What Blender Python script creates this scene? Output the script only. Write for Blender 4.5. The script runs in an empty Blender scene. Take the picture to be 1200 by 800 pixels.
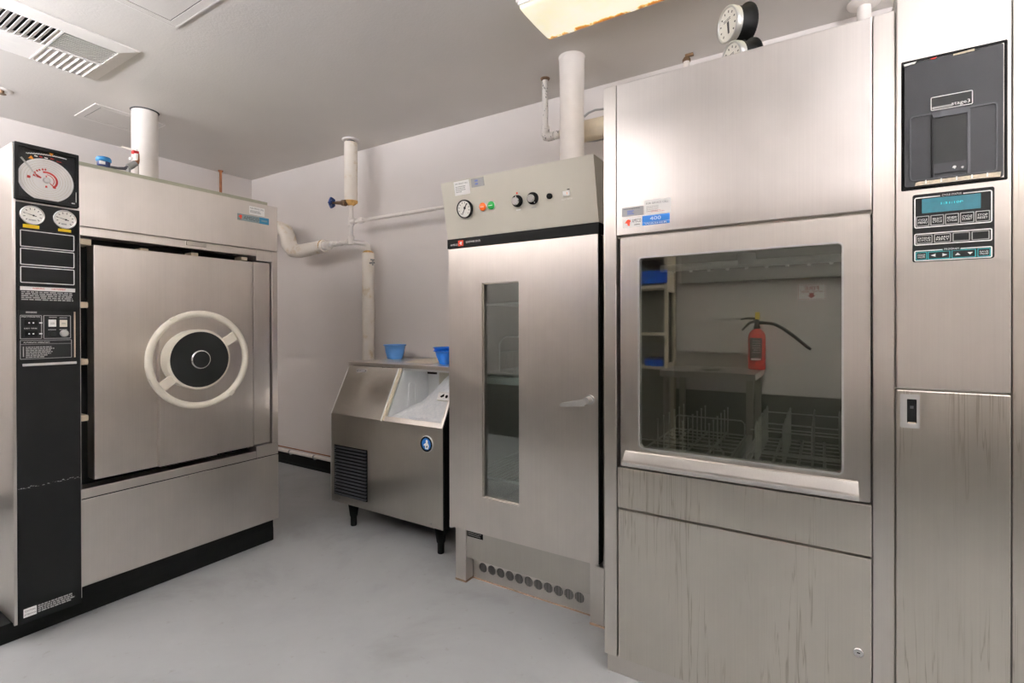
import bpy, bmesh, math, random
from mathutils import Vector as V, Matrix
random.seed(7)
C = bpy.context.scene.collection
PI = math.pi
# ------------------------------------------------------------------ camera solution (metres, floor z = 0)
FOC, YAW, PITCH, ROLL, CY, HC = 587.02, 0.55756, -0.003197, -0.002389, 383.594, 1.2
def _cam():
    cy, sy, cp, sp, cr, sr = math.cos(YAW), math.sin(YAW), math.cos(PITCH), math.sin(PITCH), math.cos(ROLL), math.sin(ROLL)
    f = V((-sy*cp, cy*cp, sp)); r = V((cy, sy, 0)); u = r.cross(f)
    return cr*r + sr*u, -sr*r + cr*u, f
CR, CU, CF = _cam(); CO = V((0, 0, HC))
# ------------------------------------------------------------------ materials
def lin(c):
    return tuple(((v/255)/12.92 if v/255 <= .04045 else ((v/255+.055)/1.055)**2.4) for v in c) + (1,)
class NT:
    def __init__(s, name):
        s.m = bpy.data.materials.new(name); s.m.use_nodes = True
        s.t = s.m.node_tree; s.b = s.t.nodes['Principled BSDF']
    def n(s, k, **kw):
        x = s.t.nodes.new(k)
        for a, v in kw.items():
            if a in x.inputs.keys(): x.inputs[a].default_value = v
            else: setattr(x, a, v)
        return x
    def l(s, a, b): s.t.links.new(a, b)
    def coords(s, sc=(1, 1, 1), kind='Object'):
        tc = s.n('ShaderNodeTexCoord'); mp = s.n('ShaderNodeMapping'); mp.inputs['Scale'].default_value = sc
        s.l(tc.outputs[kind], mp.inputs['Vector']); return mp.outputs['Vector']
    def noise(s, sc=(1, 1, 1), scale=1, detail=3, rough=.5, dist=0):
        x = s.n('ShaderNodeTexNoise', Scale=scale, Detail=detail, Roughness=rough, Distortion=dist)
        s.l(s.coords(sc), x.inputs['Vector']); return x.outputs['Fac']
    def ramp(s, fac, stops):
        r = s.n('ShaderNodeValToRGB'); e = r.color_ramp.elements
        while len(e) < len(stops): e.new(.5)
        for el, (p, c) in zip(e, stops): el.position = p; el.color = c if len(c) == 4 else tuple(c)+(1,)
        s.l(fac, r.inputs['Fac']); return r.outputs['Color']
    def bump(s, h, strength=.2, dist=.01):
        b = s.n('ShaderNodeBump', Strength=strength, Distance=dist); s.l(h, b.inputs['Height']); return b.outputs['Normal']
def plain(name, rgb, rough=.5, metal=0, spec=.5, var=.06, emit=0, vs=25):
    k = NT(name); c = lin(rgb); b = k.b
    b.inputs['Roughness'].default_value = rough; b.inputs['Metallic'].default_value = metal
    b.inputs['Specular IOR Level'].default_value = spec
    if var:
        f = k.noise(scale=vs, detail=4)
        k.l(k.ramp(f, [(.3, tuple(v*(1-var) for v in c[:3])), (.7, tuple(min(1, v*(1+var)) for v in c[:3]))]), b.inputs['Base Color'])
    else: b.inputs['Base Color'].default_value = c
    if emit:
        b.inputs['Emission Color'].default_value = c; b.inputs['Emission Strength'].default_value = emit
    return k.m
def steel(name, rgb, rough=.3, aniso=.6, grain=.025, drips=0, wave=0, blotch=.06):
    k = NT(name); c = lin(rgb)[:3]; b = k.b
    b.inputs['Metallic'].default_value = 1; b.inputs['Anisotropic'].default_value = aniso
    tg = k.n('ShaderNodeTangent', direction_type='RADIAL', axis='Z'); k.l(tg.outputs['Tangent'], b.inputs['Tangent'])
    g = k.noise((260, 260, 2.2), 1, 2); bl = k.noise((3, 3, 2.2), 1, 4, .6)
    col = k.ramp(g, [(.25, tuple(v*(1-grain) for v in c)), (.75, tuple(v*(1+grain) for v in c))])
    mx = k.n('ShaderNodeMix', data_type='RGBA', blend_type='MULTIPLY'); mx.inputs[0].default_value = 1
    k.l(col, mx.inputs[6]); k.l(k.ramp(bl, [(.3, (1-blotch,)*3), (.7, (1+blotch,)*3)]), mx.inputs[7]); col = mx.outputs[2]
    ra = k.n('ShaderNodeMapRange'); ra.inputs['To Min'].default_value = rough-.05; ra.inputs['To Max'].default_value = rough+.06
    k.l(bl, ra.inputs['Value']); rg = ra.outputs['Result']
    if drips:
        d = k.noise((55, 55, 1.5), 1, 3, .5, .2); d2 = k.noise((9, 9, 2.4), 1, 2)
        a = k.ramp(d, [(.48, (0, 0, 0)), (.497, (1, 1, 1)), (.503, (1, 1, 1)), (.52, (0, 0, 0))])
        a2 = k.ramp(d2, [(.47, (0, 0, 0)), (.60, (1, 1, 1))])
        mm = k.n('ShaderNodeMix', data_type='RGBA', blend_type='MULTIPLY'); mm.inputs[0].default_value = 1
        k.l(a, mm.inputs[6]); k.l(a2, mm.inputs[7])
        sc = k.n('ShaderNodeMath', operation='MULTIPLY'); k.l(mm.outputs[2], sc.inputs[0]); sc.inputs[1].default_value = drips
        m2 = k.n('ShaderNodeMix', data_type='RGBA'); k.l(sc.outputs[0], m2.inputs[0]); k.l(col, m2.inputs[6])
        m2.inputs[7].default_value = (c[0]*.46, c[1]*.42, c[2]*.34, 1); col = m2.outputs[2]
    k.l(col, b.inputs['Base Color']); k.l(rg, b.inputs['Roughness'])
    if wave:
        w = k.noise((1.3, 1.3, 2.2), 1, 1); k.l(k.bump(w, .5, wave), b.inputs['Normal'])
    return k.m
M = {}
M['steel'] = steel('brushed_steel', (218, 213, 207))
M['steel_warm'] = steel('brushed_steel_warm', (218, 212, 206), .32, blotch=.09)
M['steel_wave'] = steel('brushed_steel_rippled', (214, 209, 205), .29, .5, wave=.08)
M['steel_drip'] = steel('brushed_steel_with_drips', (215, 210, 201), .31, .6, drips=.5)
M['steel_dark'] = steel('brushed_steel_satin', (196, 192, 184), .29, .6)
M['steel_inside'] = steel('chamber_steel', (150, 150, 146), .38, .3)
M['chrome'] = plain('chrome', (225, 225, 225), .12, 1, var=0)
M['alu'] = plain('cast_aluminium', (222, 222, 220), .32, .8, var=.03)
M['wire'] = plain('wire_metal', (226, 226, 222), .3, .25, var=0)
M['black'] = plain('black_panel', (11, 12, 12), .55, var=.12, spec=.22)
M['black_gloss'] = plain('black_gloss', (10, 13, 12), .5, var=0, spec=.3)
M['black_matte'] = plain('black_rubber', (7, 8, 7), .75, var=.15, spec=.2)
M['char'] = plain('charcoal_plastic', (34, 35, 38), .55, var=.06, vs=300, spec=.35)
M['char2'] = plain('charcoal_edge', (50, 51, 56), .45, var=0)
M['white'] = plain('white_print', (252, 252, 250), .6, var=0)
M['grey_print'] = plain('grey_print', (168, 168, 166), .6, var=0)
M['dark_print'] = plain('dark_print', (70, 70, 72), .6, var=0)
M['red'] = plain('red_print', (196, 44, 38), .6, var=0)
M['redorange'] = plain('red_orange_print', (232, 74, 40), .5, var=0)
M['yellow'] = plain('yellow_tag', (246, 214, 30), .6, var=0)
M['amber'] = plain('amber_print', (250, 160, 40), .6, var=0)
M['blue'] = plain('blue_print', (30, 112, 190), .5, var=0)
M['blue_ink'] = plain('blue_ink', (84, 110, 190), .6, var=0)
M['teal_grey'] = plain('teal_grey_label', (138, 154, 154), .5, var=0)
M['teal_blue'] = plain('teal_blue_label', (42, 128, 164), .5, var=0)
M['teal'] = plain('teal_print', (46, 160, 164), .5, var=0)
M['display'] = plain('teal_display', (8, 84, 96), .35, var=.12, emit=.12, vs=90)
M['display_txt'] = plain('teal_display_text', (40, 170, 178), .35, var=0, emit=.4)
M['cream'] = plain('cream_enamel', (236, 230, 214), .35, var=.04)
M['cream_edge'] = plain('cream_gasket', (226, 214, 190), .6, var=.06)
M['tan'] = plain('tan_tab', (206, 192, 168), .5, .3, var=.08)
M['dial'] = plain('dial_face', (248, 246, 238), .5, var=0)
M['beige'] = plain('beige_enamel', (204, 200, 187), .45, var=.02, vs=4)
M['orange_btn'] = plain('orange_lens', (250, 112, 22), .3, var=0)
M['green_btn'] = plain('green_lens', (16, 162, 66), .3, var=0)
M['paint_pipe'] = plain('white_painted_pipe', (232, 226, 220), .5, var=.04, vs=12)
def chipped():
    k = NT('chipped_white_paint'); f = k.noise((1, 1, .6), 70, 4, .6)
    k.l(k.ramp(f, [(.37, lin((70, 72, 74))), (.41, lin((226, 221, 216)))]), k.b.inputs['Base Color']); k.b.inputs['Roughness'].default_value = .55
    return k.m
M['chipped'] = chipped()
def lagging():
    k = NT('stained_lagging'); f = k.noise((1, 1, 1), 9, 5, .6)
    k.l(k.ramp(f, [(.3, lin((206, 184, 146))), (.44, lin((232, 224, 212))), (.8, lin((238, 233, 226)))]), k.b.inputs['Base Color'])
    k.b.inputs['Roughness'].default_value = .85; k.l(k.bump(k.noise(scale=60), .35, .004), k.b.inputs['Normal']); return k.m
M['lagging'] = lagging()
M['lag_cut'] = plain('frayed_fibreglass', (190, 152, 92), .9, var=.3, vs=60)
M['brass'] = plain('dull_bronze', (120, 96, 74), .5, .6, var=.2)
M['valve_blue'] = plain('blue_valve_paint', (48, 72, 128), .5, var=.15)
M['copper'] = plain('copper_brown', (150, 96, 60), .5, .3, var=.2)
M['meter_blue'] = plain('meter_blue', (34, 120, 176), .4, var=.05)
M['navy'] = plain('navy_plastic', (34, 44, 92), .45, var=0)
M['red_tap'] = plain('red_handle', (196, 40, 40), .4, var=0)
M['green_lip'] = plain('grey_green_lip', (168, 168, 148), .4, .2, var=.05)
M['bowl_light'] = plain('light_blue_plastic', (96, 158, 228), .35, var=.02)
M['bowl_dark'] = plain('bright_blue_plastic', (22, 120, 226), .35, var=.02)
M['cloth'] = plain('white_cloth', (226, 216, 200), .9, var=.08, vs=40)
M['liner'] = plain('white_bin_liner', (244, 246, 246), .4, var=.02)
M['ivory'] = plain('ivory_plastic', (214, 210, 196), .5, var=.05)
M['bracket'] = plain('grey_galvanised', (150, 150, 149), .4, .5, var=.06)
M['tape'] = plain('peeling_tape', (206, 194, 172), .8, var=.2, vs=120)
M['rust'] = plain('rusty_edge', (160, 136, 116), .9, var=.25, vs=90)
M['dark_hole'] = plain('dark_mesh', (62, 62, 62), .6, .4, var=.3, vs=200)
M['ext_red'] = plain('extinguisher_red', (186, 34, 30), .35, var=.03)
M['blue_sign'] = plain('blue_strip', (24, 84, 196), .4, var=0)
M['grey_cab'] = plain('grey_laminate', (128, 126, 120), .5, var=.04)
M['dark_high_band'] = plain('grey_high_band', (168, 165, 160), .6, var=.03)
M['dark_low_band'] = plain('grey_low_band', (96, 96, 90), .5, var=.05)
M['blade'] = plain('white_vent_paint', (232, 228, 224), .5, var=.02)
def ice():
    k = NT('crushed_ice'); f = k.noise(scale=60, detail=4)
    k.l(k.ramp(f, [(.3, lin((234, 238, 242))), (.7, lin((248, 250, 252)))]), k.b.inputs['Base Color'])
    k.b.inputs['Roughness'].default_value = .35; k.l(k.bump(k.noise(scale=75, detail=3), .4, .008), k.b.inputs['Normal']); return k.m
M['ice'] = ice()
def glass(name, refl, tint, rough=.0, ior=1.5):
    k = NT(name); nt = k.t; nt.nodes.remove(k.b); out = [n for n in nt.nodes if n.type == 'OUTPUT_MATERIAL'][0]
    tr = k.n('ShaderNodeBsdfTransparent'); tr.inputs['Color'].default_value = tint+(1,)
    gl = k.n('ShaderNodeBsdfGlossy'); gl.inputs['Roughness'].default_value = rough; gl.inputs['Color'].default_value = (.95, .96, .93, 1)
    fr = k.n('ShaderNodeFresnel', IOR=ior); ad = k.n('ShaderNodeMath', operation='ADD', use_clamp=True); ad.inputs[1].default_value = refl
    mx = k.n('ShaderNodeMixShader'); k.l(fr.outputs[0], ad.inputs[0]); k.l(ad.outputs[0], mx.inputs[0])
    k.l(tr.outputs[0], mx.inputs[1]); k.l(gl.outputs[0], mx.inputs[2]); k.l(mx.outputs[0], out.inputs['Surface']); return k.m
M['glass_wash'] = glass('tinted_coated_glass', .13, (.80, .83, .78))
M['glass_oven'] = glass('cabinet_glass', .09, (.86, .92, .90), .03)
M['glass_clear'] = glass('clear_pane', 0, (1, 1, 1), 0, 1.12)
def wallmat(name, rgb, bs=.15):
    k = NT(name); c = lin(rgb)[:3]; f = k.noise(scale=1.6, detail=4)
    k.l(k.ramp(f, [(.3, tuple(v*.96 for v in c)), (.7, tuple(v*1.03 for v in c))]), k.b.inputs['Base Color'])
    k.b.inputs['Roughness'].default_value = .6; k.l(k.bump(k.noise(scale=90, detail=2), bs, .004), k.b.inputs['Normal']); return k.m
M['wall'] = wallmat('painted_plaster', (218, 212, 208)); M['ceil'] = wallmat('painted_ceiling', (216, 212, 207), .2)
def floormat():
    k = NT('grey_epoxy_floor'); a = k.noise(scale=1.5, detail=5, rough=.62, dist=.4); bq = k.noise(scale=24, detail=3, rough=.6)
    col = k.ramp(a, [(.28, lin((140, 141, 139))), (.46, lin((157, 159, 159))), (.72, lin((164, 166, 166)))])
    sp = k.ramp(bq, [(.20, (.82, .79, .72)), (.36, (1, 1, 1)), (.70, (1, 1, 1)), (.80, (1.1, 1.1, 1.08))])
    mx = k.n('ShaderNodeMix', data_type='RGBA', blend_type='MULTIPLY'); mx.inputs[0].default_value = 1
    k.l(col, mx.inputs[6]); k.l(sp, mx.inputs[7]); k.l(mx.outputs[2], k.b.inputs['Base Color'])
    k.l(k.ramp(a, [(.3, (.6,)*3), (.7, (.42,)*3)]), k.b.inputs['Roughness'])
    k.b.inputs['Specular IOR Level'].default_value = .35
    k.l(k.bump(bq, .12, .003), k.b.inputs['Normal']); return k.m
M['floor'] = floormat()
def lens():
    k = NT('stained_light_lens'); f = k.noise((3, 3, 3), 1, 4, .6)
    # amber stain grows where water collected along the lens edge (object y is the edge direction)
    tc = k.n('ShaderNodeTexCoord'); sx = k.n('ShaderNodeSeparateXYZ'); k.l(tc.outputs['Object'], sx.inputs[0])
    nz = k.noise((14, 5, 1), 1, 4, .65)
    mr = k.n('ShaderNodeMapRange'); mr.inputs['From Min'].default_value = .094; mr.inputs['From Max'].default_value = .15
    k.l(sx.outputs['Y'], mr.inputs['Value'])
    ad = k.n('ShaderNodeMath', operation='MULTIPLY'); k.l(mr.outputs[0], ad.inputs[0]); k.l(k.ramp(nz, [(.40, (.45,)*3), (.66, (2.2,)*3)]), ad.inputs[1])
    cl = k.ramp(ad.outputs[0], [(.34, lin((250, 244, 222))), (.52, lin((232, 190, 96))), (.8, lin((196, 116, 18)))])
    cl2 = k.n('ShaderNodeMix', data_type='RGBA', blend_type='MULTIPLY'); cl2.inputs[0].default_value = 1
    k.l(cl, cl2.inputs[6]); k.l(k.ramp(f, [(.35, (.86, .84, .76)), (.6, (1, 1, 1))]), cl2.inputs[7])
    k.l(cl2.outputs[2], k.b.inputs['Base Color']); k.l(cl2.outputs[2], k.b.inputs['Emission Color'])
    k.b.inputs['Emission Strength'].default_value = LENS; k.b.inputs['Roughness'].default_value = .4; return k.m
LENS = .31
M['lens'] = lens()
PZ = 2.17
M['tray'] = plain('fill_light_tray', (250, 246, 240), .5, var=0, emit=.35)
M['fill_lens'] = plain('fill_light_lens', (247, 248, 255), .4, var=0, emit=74)  # strong glow of the added fill lights
# ------------------------------------------------------------------ mesh helpers
class Fr:
    def __init__(s, o, u, v):
        s.o, s.u, s.v = V(o), V(u).normalized(), V(v).normalized(); s.n = s.u.cross(s.v)
    def P(s, a, b, c=0): return s.o + s.u*a + s.v*b + s.n*c
    def px(s, x, y, c=0):          # where the sight line through a photo point meets this plane
        d = CF*FOC + CR*(x-600) + CU*(CY-y); t = (s.o + s.n*c - CO).dot(s.n)/d.dot(s.n); q = CO + d*t - s.o
        return q.dot(s.u), q.dot(s.v)
    def rect(s, x0, y0, x1, y1, c=0):
        a, b = s.px(x0, y0, c), s.px(x1, y1, c); return min(a[0], b[0]), max(a[0], b[0]), min(a[1], b[1]), max(a[1], b[1])
def FX(x): return Fr((x, 0, 0), (0, 1, 0), (0, 0, 1))
def FY(y): return Fr((0, y, 0), (1, 0, 0), (0, 0, 1))
def FZ(z): return Fr((0, 0, z), (1, 0, 0), (0, 1, 0))
def rloop(a0, a1, b0, b1, r, n=5):
    r = max(min(r, (a1-a0)/2, (b1-b0)/2), 1e-5); out = []
    for cx, cy, t0 in ((a1-r, b1-r, 0), (a0+r, b1-r, PI/2), (a0+r, b0+r, PI), (a1-r, b0+r, 1.5*PI)):
        for i in range(n+1):
            t = t0 + PI/2*i/n; out.append((cx+r*math.cos(t), cy+r*math.sin(t)))
    return out
_tc = {}
def text_geo(s):
    if s not in _tc:
        cu = bpy.data.curves.new('tmp', 'FONT'); cu.body = s; cu.resolution_u = 2; cu.size = 1
        o = bpy.data.objects.new('tmp', cu); C.objects.link(o); bpy.context.view_layer.update()
        me = bpy.data.meshes.new_from_object(o.evaluated_get(bpy.context.evaluated_depsgraph_get()))
        vs = [(v.co.x, v.co.y) for v in me.vertices]; fs = [tuple(p.vertices) for p in me.polygons]
        bpy.data.objects.remove(o); bpy.data.curves.remove(cu); bpy.data.meshes.remove(me)
        x0 = min(v[0] for v in vs); x1 = max(v[0] for v in vs); y0 = min(v[1] for v in vs); y1 = max(v[1] for v in vs)
        _tc[s] = ([((v[0]-x0)/(x1-x0), (v[1]-y0)/(y1-y0)) for v in vs], fs, (x1-x0)/(y1-y0))
    return _tc[s]
class MB:
    def __init__(s): s.v, s.f, s.mi, s.sm, s.mats = [], [], [], [], []
    def m(s, k):
        mt = M[k] if isinstance(k, str) else k
        if mt not in s.mats: s.mats.append(mt)
        return s.mats.index(mt)
    def add(s, vs, fs, mat, smooth=False):
        o = len(s.v); s.v += [V(q) for q in vs]; i = s.m(mat)
        for f in fs: s.f.append(tuple(o+j for j in f)); s.mi.append(i); s.sm.append(smooth)
        return s
    def box(s, x0, x1, y0, y1, z0, z1, mat, bev=0, fr=None):
        P = (lambda a, b, c: V((a, b, c))) if fr is None else fr.P
        vs = [P(x, y, z) for z in (z0, z1) for y in (y0, y1) for x in (x0, x1)]
        fs = [(0, 2, 3, 1), (4, 5, 7, 6), (0, 1, 5, 4), (2, 6, 7, 3), (0, 4, 6, 2), (1, 3, 7, 5)]
        if not bev: return s.add(vs, fs, mat)
        bm = bmesh.new(); bv = [bm.verts.new(q) for q in vs]
        for f in fs: bm.faces.new([bv[i] for i in f])
        bmesh.ops.bevel(bm, geom=list(bm.edges), offset=bev, segments=2, profile=.6, affect='EDGES')
        bm.verts.index_update(); s.add([q.co for q in bm.verts], [[q.index for q in f.verts] for f in bm.faces], mat); bm.free(); return s
    def poly(s, fr, pts, mat, c=0): return s.add([fr.P(a, b, c) for a, b in pts], [tuple(range(len(pts)))], mat)
    def prism(s, fr, pts, c0, c1, mat):
        n = len(pts); s.add([fr.P(a, b, c1) for a, b in pts], [tuple(range(n))], mat); s.add([fr.P(a, b, c0) for a, b in pts], [tuple(range(n))[::-1]], mat)
        return s.add([fr.P(a, b, c0) for a, b in pts]+[fr.P(a, b, c1) for a, b in pts], [(i, (i+1) % n, n+(i+1) % n, n+i) for i in range(n)], mat)
    def rplate(s, fr, a0, a1, b0, b1, r, c0, c1, mat): return s.prism(fr, rloop(a0, a1, b0, b1, r), c0, c1, mat)
    def holed(s, fr, out, inn, c0, c1, mat):
        n = len(out)
        for (A, c) in ((out, 0), ):
            vs = [fr.P(*q, c1) for q in out]+[fr.P(*q, c1) for q in inn]+[fr.P(*q, c0) for q in out]+[fr.P(*q, c0) for q in inn]
            fs = []
            for i in range(n):
                j = (i+1) % n
                fs += [(i, j, n+j, n+i), (2*n+j, 2*n+i, 3*n+i, 3*n+j), (j, i, 2*n+i, 2*n+j), (n+i, n+j, 3*n+j, 3*n+i)]
            s.add(vs, fs, mat)
        return s
    def frame(s, fr, a0, a1, b0, b1, w, r, c0, c1, mat):
        return s.holed(fr, rloop(a0, a1, b0, b1, r), rloop(a0+w, a1-w, b0+w, b1-w, max(r-w, .0008)), c0, c1, mat)
    def rings(s, rs, mat, cap=True, smooth=True):
        n = len(rs[0]); vs = [q for r in rs for q in r]; fs = []
        for k in range(len(rs)-1):
            for i in range(n):
                j = (i+1) % n; fs.append((k*n+i, k*n+j, (k+1)*n+j, (k+1)*n+i))
        s.add(vs, fs, mat, smooth)
        if cap:
            s.add(rs[0], [tuple(range(n))[::-1]], mat); s.add(rs[-1], [tuple(range(n))], mat)
        return s
    def lathe(s, base, axis, prof, mat, seg=28, cap=True, split=False):
        ax = V(axis).normalized(); t = ax.orthogonal().normalized(); w = ax.cross(t); base = V(base)
        rs = [[base+ax*h+(t*math.cos(2*PI*i/seg)+w*math.sin(2*PI*i/seg))*max(r, 1e-5) for i in range(seg)] for r, h in prof]
        if split:
            for a, b in zip(rs, rs[1:]): s.rings([a, b], mat, False)
            if cap: s.add(rs[0], [tuple(range(seg))[::-1]], mat); s.add(rs[-1], [tuple(range(seg))], mat)
            return s
        return s.rings(rs, mat, cap)
    def cyl(s, p0, p1, r, mat, seg=24, r1=None):
        p0, p1 = V(p0), V(p1); return s.lathe(p0, p1-p0, [(r, 0), (r if r1 is None else r1, (p1-p0).length)], mat, seg)
    def tube(s, pts, r, mat, seg=12, cap=True):
        pts = [V(p) for p in pts]; rs = []; N = None
        for i, p in enumerate(pts):
            t = (pts[min(i+1, len(pts)-1)]-pts[max(i-1, 0)]).normalized()
            N = t.orthogonal().normalized() if N is None else (N-t*N.dot(t)).normalized()
            B = t.cross(N); rr = r[i] if isinstance(r, (list, tuple)) else r
            rs.append([p+(N*math.cos(2*PI*k/seg)+B*math.sin(2*PI*k/seg))*rr for k in range(seg)])
        return s.rings(rs, mat, cap)
    def torus(s, c, axis, R, r, mat, seg=56, sg=14, sq=1):
        ax = V(axis).normalized(); t = ax.orthogonal().normalized(); w = ax.cross(t); c = V(c); vs = []; fs = []
        for i in range(seg):
            d = t*math.cos(2*PI*i/seg)+w*math.sin(2*PI*i/seg)
            for k in range(sg):
                a = 2*PI*k/sg; vs.append(c+d*(R+r*math.cos(a))+ax*(r*sq*math.sin(a)))
        for i in range(seg):
            for k in range(sg): fs.append((i*sg+k, ((i+1) % seg)*sg+k, ((i+1) % seg)*sg+(k+1) % sg, i*sg+(k+1) % sg))
        return s.add(vs, fs, mat, True)
    def disc(s, fr, a, b, r, mat, c=0, seg=32): return s.poly(fr, [(a+r*math.cos(2*PI*i/seg), b+r*math.sin(2*PI*i/seg)) for i in range(seg)], mat, c)
    def text(s, fr, t, a0, a1, b0, b1, mat, c=0, flip=False):
        vs, fs, asp = text_geo(t)
        return s.add([fr.P((a1-(a1-a0)*x) if flip else a0+(a1-a0)*x, b0+(b1-b0)*y, c) for x, y in vs], fs, mat)
    def lines(s, fr, a0, a1, b0, b1, rows, mat, c=0, fill=.6, rag=.3):      # rows of print too small to read
        h = (b1-b0)/rows
        for k in range(rows):
            y0 = b1-h*(k+1)+h*(1-fill)/2; x = a0; end = a1-(a1-a0)*random.random()*rag
            while x < end:
                w = min((a1-a0)*random.uniform(.04, .13), end-x); s.poly(fr, [(x, y0), (x+w, y0), (x+w, y0+h*fill), (x, y0+h*fill)], mat, c); x += w+(a1-a0)*.018
        return s
def build(name, mb, parent=None, base=None, **props):
    o0 = V(base) if base is not None else (V(parent['base_at']) if parent else V((0, 0, 0)))
    me = bpy.data.meshes.new(name); me.from_pydata([q-o0 for q in mb.v], [], mb.f)
    for mt in mb.mats: me.materials.append(mt)
    me.polygons.foreach_set('material_index', mb.mi); me.polygons.foreach_set('use_smooth', mb.sm)
    bm = bmesh.new(); bm.from_mesh(me); bmesh.ops.recalc_face_normals(bm, faces=list(bm.faces)); bm.to_mesh(me); bm.free(); me.update()
    o = bpy.data.objects.new(name, me); C.objects.link(o)
    if parent: o.parent = parent; BASE[o.name] = o0
    else: o.location = o0; BASE[o.name] = o0
    for k, v in props.items(): o[k] = v
    return o
BASE = {}
class Thing:
    """an Empty at the thing's base; part() hangs a mesh under it or under one of its parts"""
    def __init__(s, name, label, cat, base, group=None):
        s.e = bpy.data.objects.new(name, None); C.objects.link(s.e); s.e.empty_display_size = .1; s.b = V(base); s.e.location = s.b
        s.e['label'] = label; s.e['category'] = cat
        if group: s.e['group'] = group
    def part(s, name, mb, under=None, label=None, **kw):
        o = build(name, mb, None, s.b, **kw); o.location = (0, 0, 0); o.parent = under or s.e
        if label: o['label'] = label
        return o
def solo(name, mb, label, cat, base, group=None, **kw):
    o = build(name, mb, None, base, label=label, category=cat, **kw)
    if group: o['group'] = group
    return o
def struct(name, mb, **kw): return build(name, mb, kind='structure', **kw)
def bx(*a, **k): return MB().box(*a, **k)
# ================================================================== THE ROOM
XL, XR, YB, YF, ZC = -4.556, 2.2, 2.70, -.98, 2.57
struct('floor', bx(XL-.1, XR+.1, YF-.1, YB+.1, -.1, 0, 'floor'))
struct('ceiling', bx(XL-.1, XR+.1, YF-.1, YB+.1, ZC, ZC+.1, 'ceil'))
struct('wall_left', bx(XL-.1, XL, YF-.1, YB+.1, 0, ZC, 'wall'))
struct('wall_right', bx(XR, XR+.1, YF-.1, YB+.1, 0, ZC, 'wall'))
struct('wall_back', bx(XL, XR, YB, YB+.1, 0, ZC, 'wall'))
struct('wall_front', bx(XL, XR, YF-.1, YF, 0, ZC, 'wall'))
struct('trim_1', bx(XL, XR, YF, YF+.012, 0, .67, 'dark_low_band'))  # strip added low on the wall, darkens the lower glass reflection
struct('baseboard_back', MB().prism(FX(XL), [(YB, 0), (YB, .09), (YB-.006, .09), (YB-.01, .02), (YB-.03, 0)], 0, XR-XL, 'black_matte'))
struct('baseboard_left', MB().prism(Fr((0, YB-.03, 0), (1, 0, 0), (0, 0, 1)), [(XL, 0), (XL+.03, 0), (XL+.01, .02), (XL+.006, .09), (XL, .09)], 0, YB-YF-.06, 'black_matte'))
# ================================================================== STEAM STERILIZER (left)
S = Thing('steam_sterilizer', 'tall stainless steam sterilizer with a white handwheel on its square door', 'sterilizer', (-2.95, 1.2, 0))
XS = -2.60; f = FX(XS)
mb = MB()
mb.box(-3.7, -2.70, .81, 1.688, .127, 1.864, 'steel_dark'); mb.box(-2.70, -2.616, .81, 1.688, 1.60, 1.864, 'steel')
mb.box(-2.70, -2.616, .81, 1.688, .127, .49, 'steel_dark')
mb.box(-2.70, -2.605, 1.655, 1.688, .487, 1.616, 'steel_warm', .002)
S.part('cabinet', mb)
mb = MB(); mb.box(-2.70, XS, .808, 1.563, 1.578, 1.611, 'steel_warm', .002); mb.box(-2.70, XS, 1.565, 1.655, 1.556, 1.611, 'steel_warm', .002)
mb.box(-2.70, XS, .808, 1.56, .489, .528, 'steel_warm', .002); mb.box(-2.70, XS, 1.562, 1.688, .489, .553, 'steel_warm', .002)
mb.box(-2.70, XS-.001, 1.656, 1.688, .554, 1.611, 'steel_warm', .002)
S.part('door_frame', mb)
S.part('filler_panel', bx(-2.70, -2.610, 1.553, 1.647, .560, 1.548, 'steel_warm', .002))
S.part('recess_lining', bx(-2.70, -2.685, .81, 1.655, .50, 1.60, 'black_matte'))
S.part('top_panel', bx(-2.616, XS, .806, 1.688, 1.617, 1.866, 'steel_warm', .002))
S.part('top_lip', bx(-3.6, -2.61, .81, 1.635, 1.866, 1.884, 'green_lip'))
lp = S.part('lower_panel', bx(-2.616, -2.599, .808, 1.689, .126, .484, 'steel_warm', .003))
mb = MB(); a0, a1, b0, b1 = f.rect(220, 553, 243, 560); mb.box(a0, a1, .474, .487, 0, .012, 'steel_warm', .002, f); S.part('pull_tab', mb, lp); S.part('seam', bx(-2.6158, -2.606, .809, 1.687, .4835, .4895, 'black_matte'))
a0, a1, b0, b1 = f.rect(218, 281, 241, 290)
S.part('latch_tab', bx(a0, a1, 1.592, 1.612, .0, .008, 'steel_dark', .001, f))
S.part('plinth', bx(-3.65, -2.633, .55, 1.678, 0, .072, 'black_matte').box(-3.65, -2.634, .81, 1.677, .072, .126, 'black_matte'))
# door
D = S.part('door', bx(-2.668, -2.594, .853, 1.541, .559, 1.544, 'steel_warm', .004))
fd = FX(-2.594)
a0 = fd.px(187, 500, .028)[0]; a1 = fd.px(254.5, 500, .028)[0]
S.part('hub_cover', bx(a0, a1, .562, fd.px(215, 388, .028)[1], 0, .028, 'steel_warm', .003, fd), D)
for i, (py) in enumerate((283, 357, 424, 490)):
    q = f.px(98, py)
    S.part('seal_tab', bx(-2.69, -2.60, .812, .848 if i == 0 else .836, q[1]-.012, q[1]+.012, 'tan', .002))
for pxx, py in ((172, 292), (231, 297), (289, 302)):
    q = f.px(pxx, py); S.part('seal_tab', bx(-2.69, -2.622, q[0]-.016, q[0]+.016, q[1]-.012, q[1]+.006, 'tan', .002))
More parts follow.
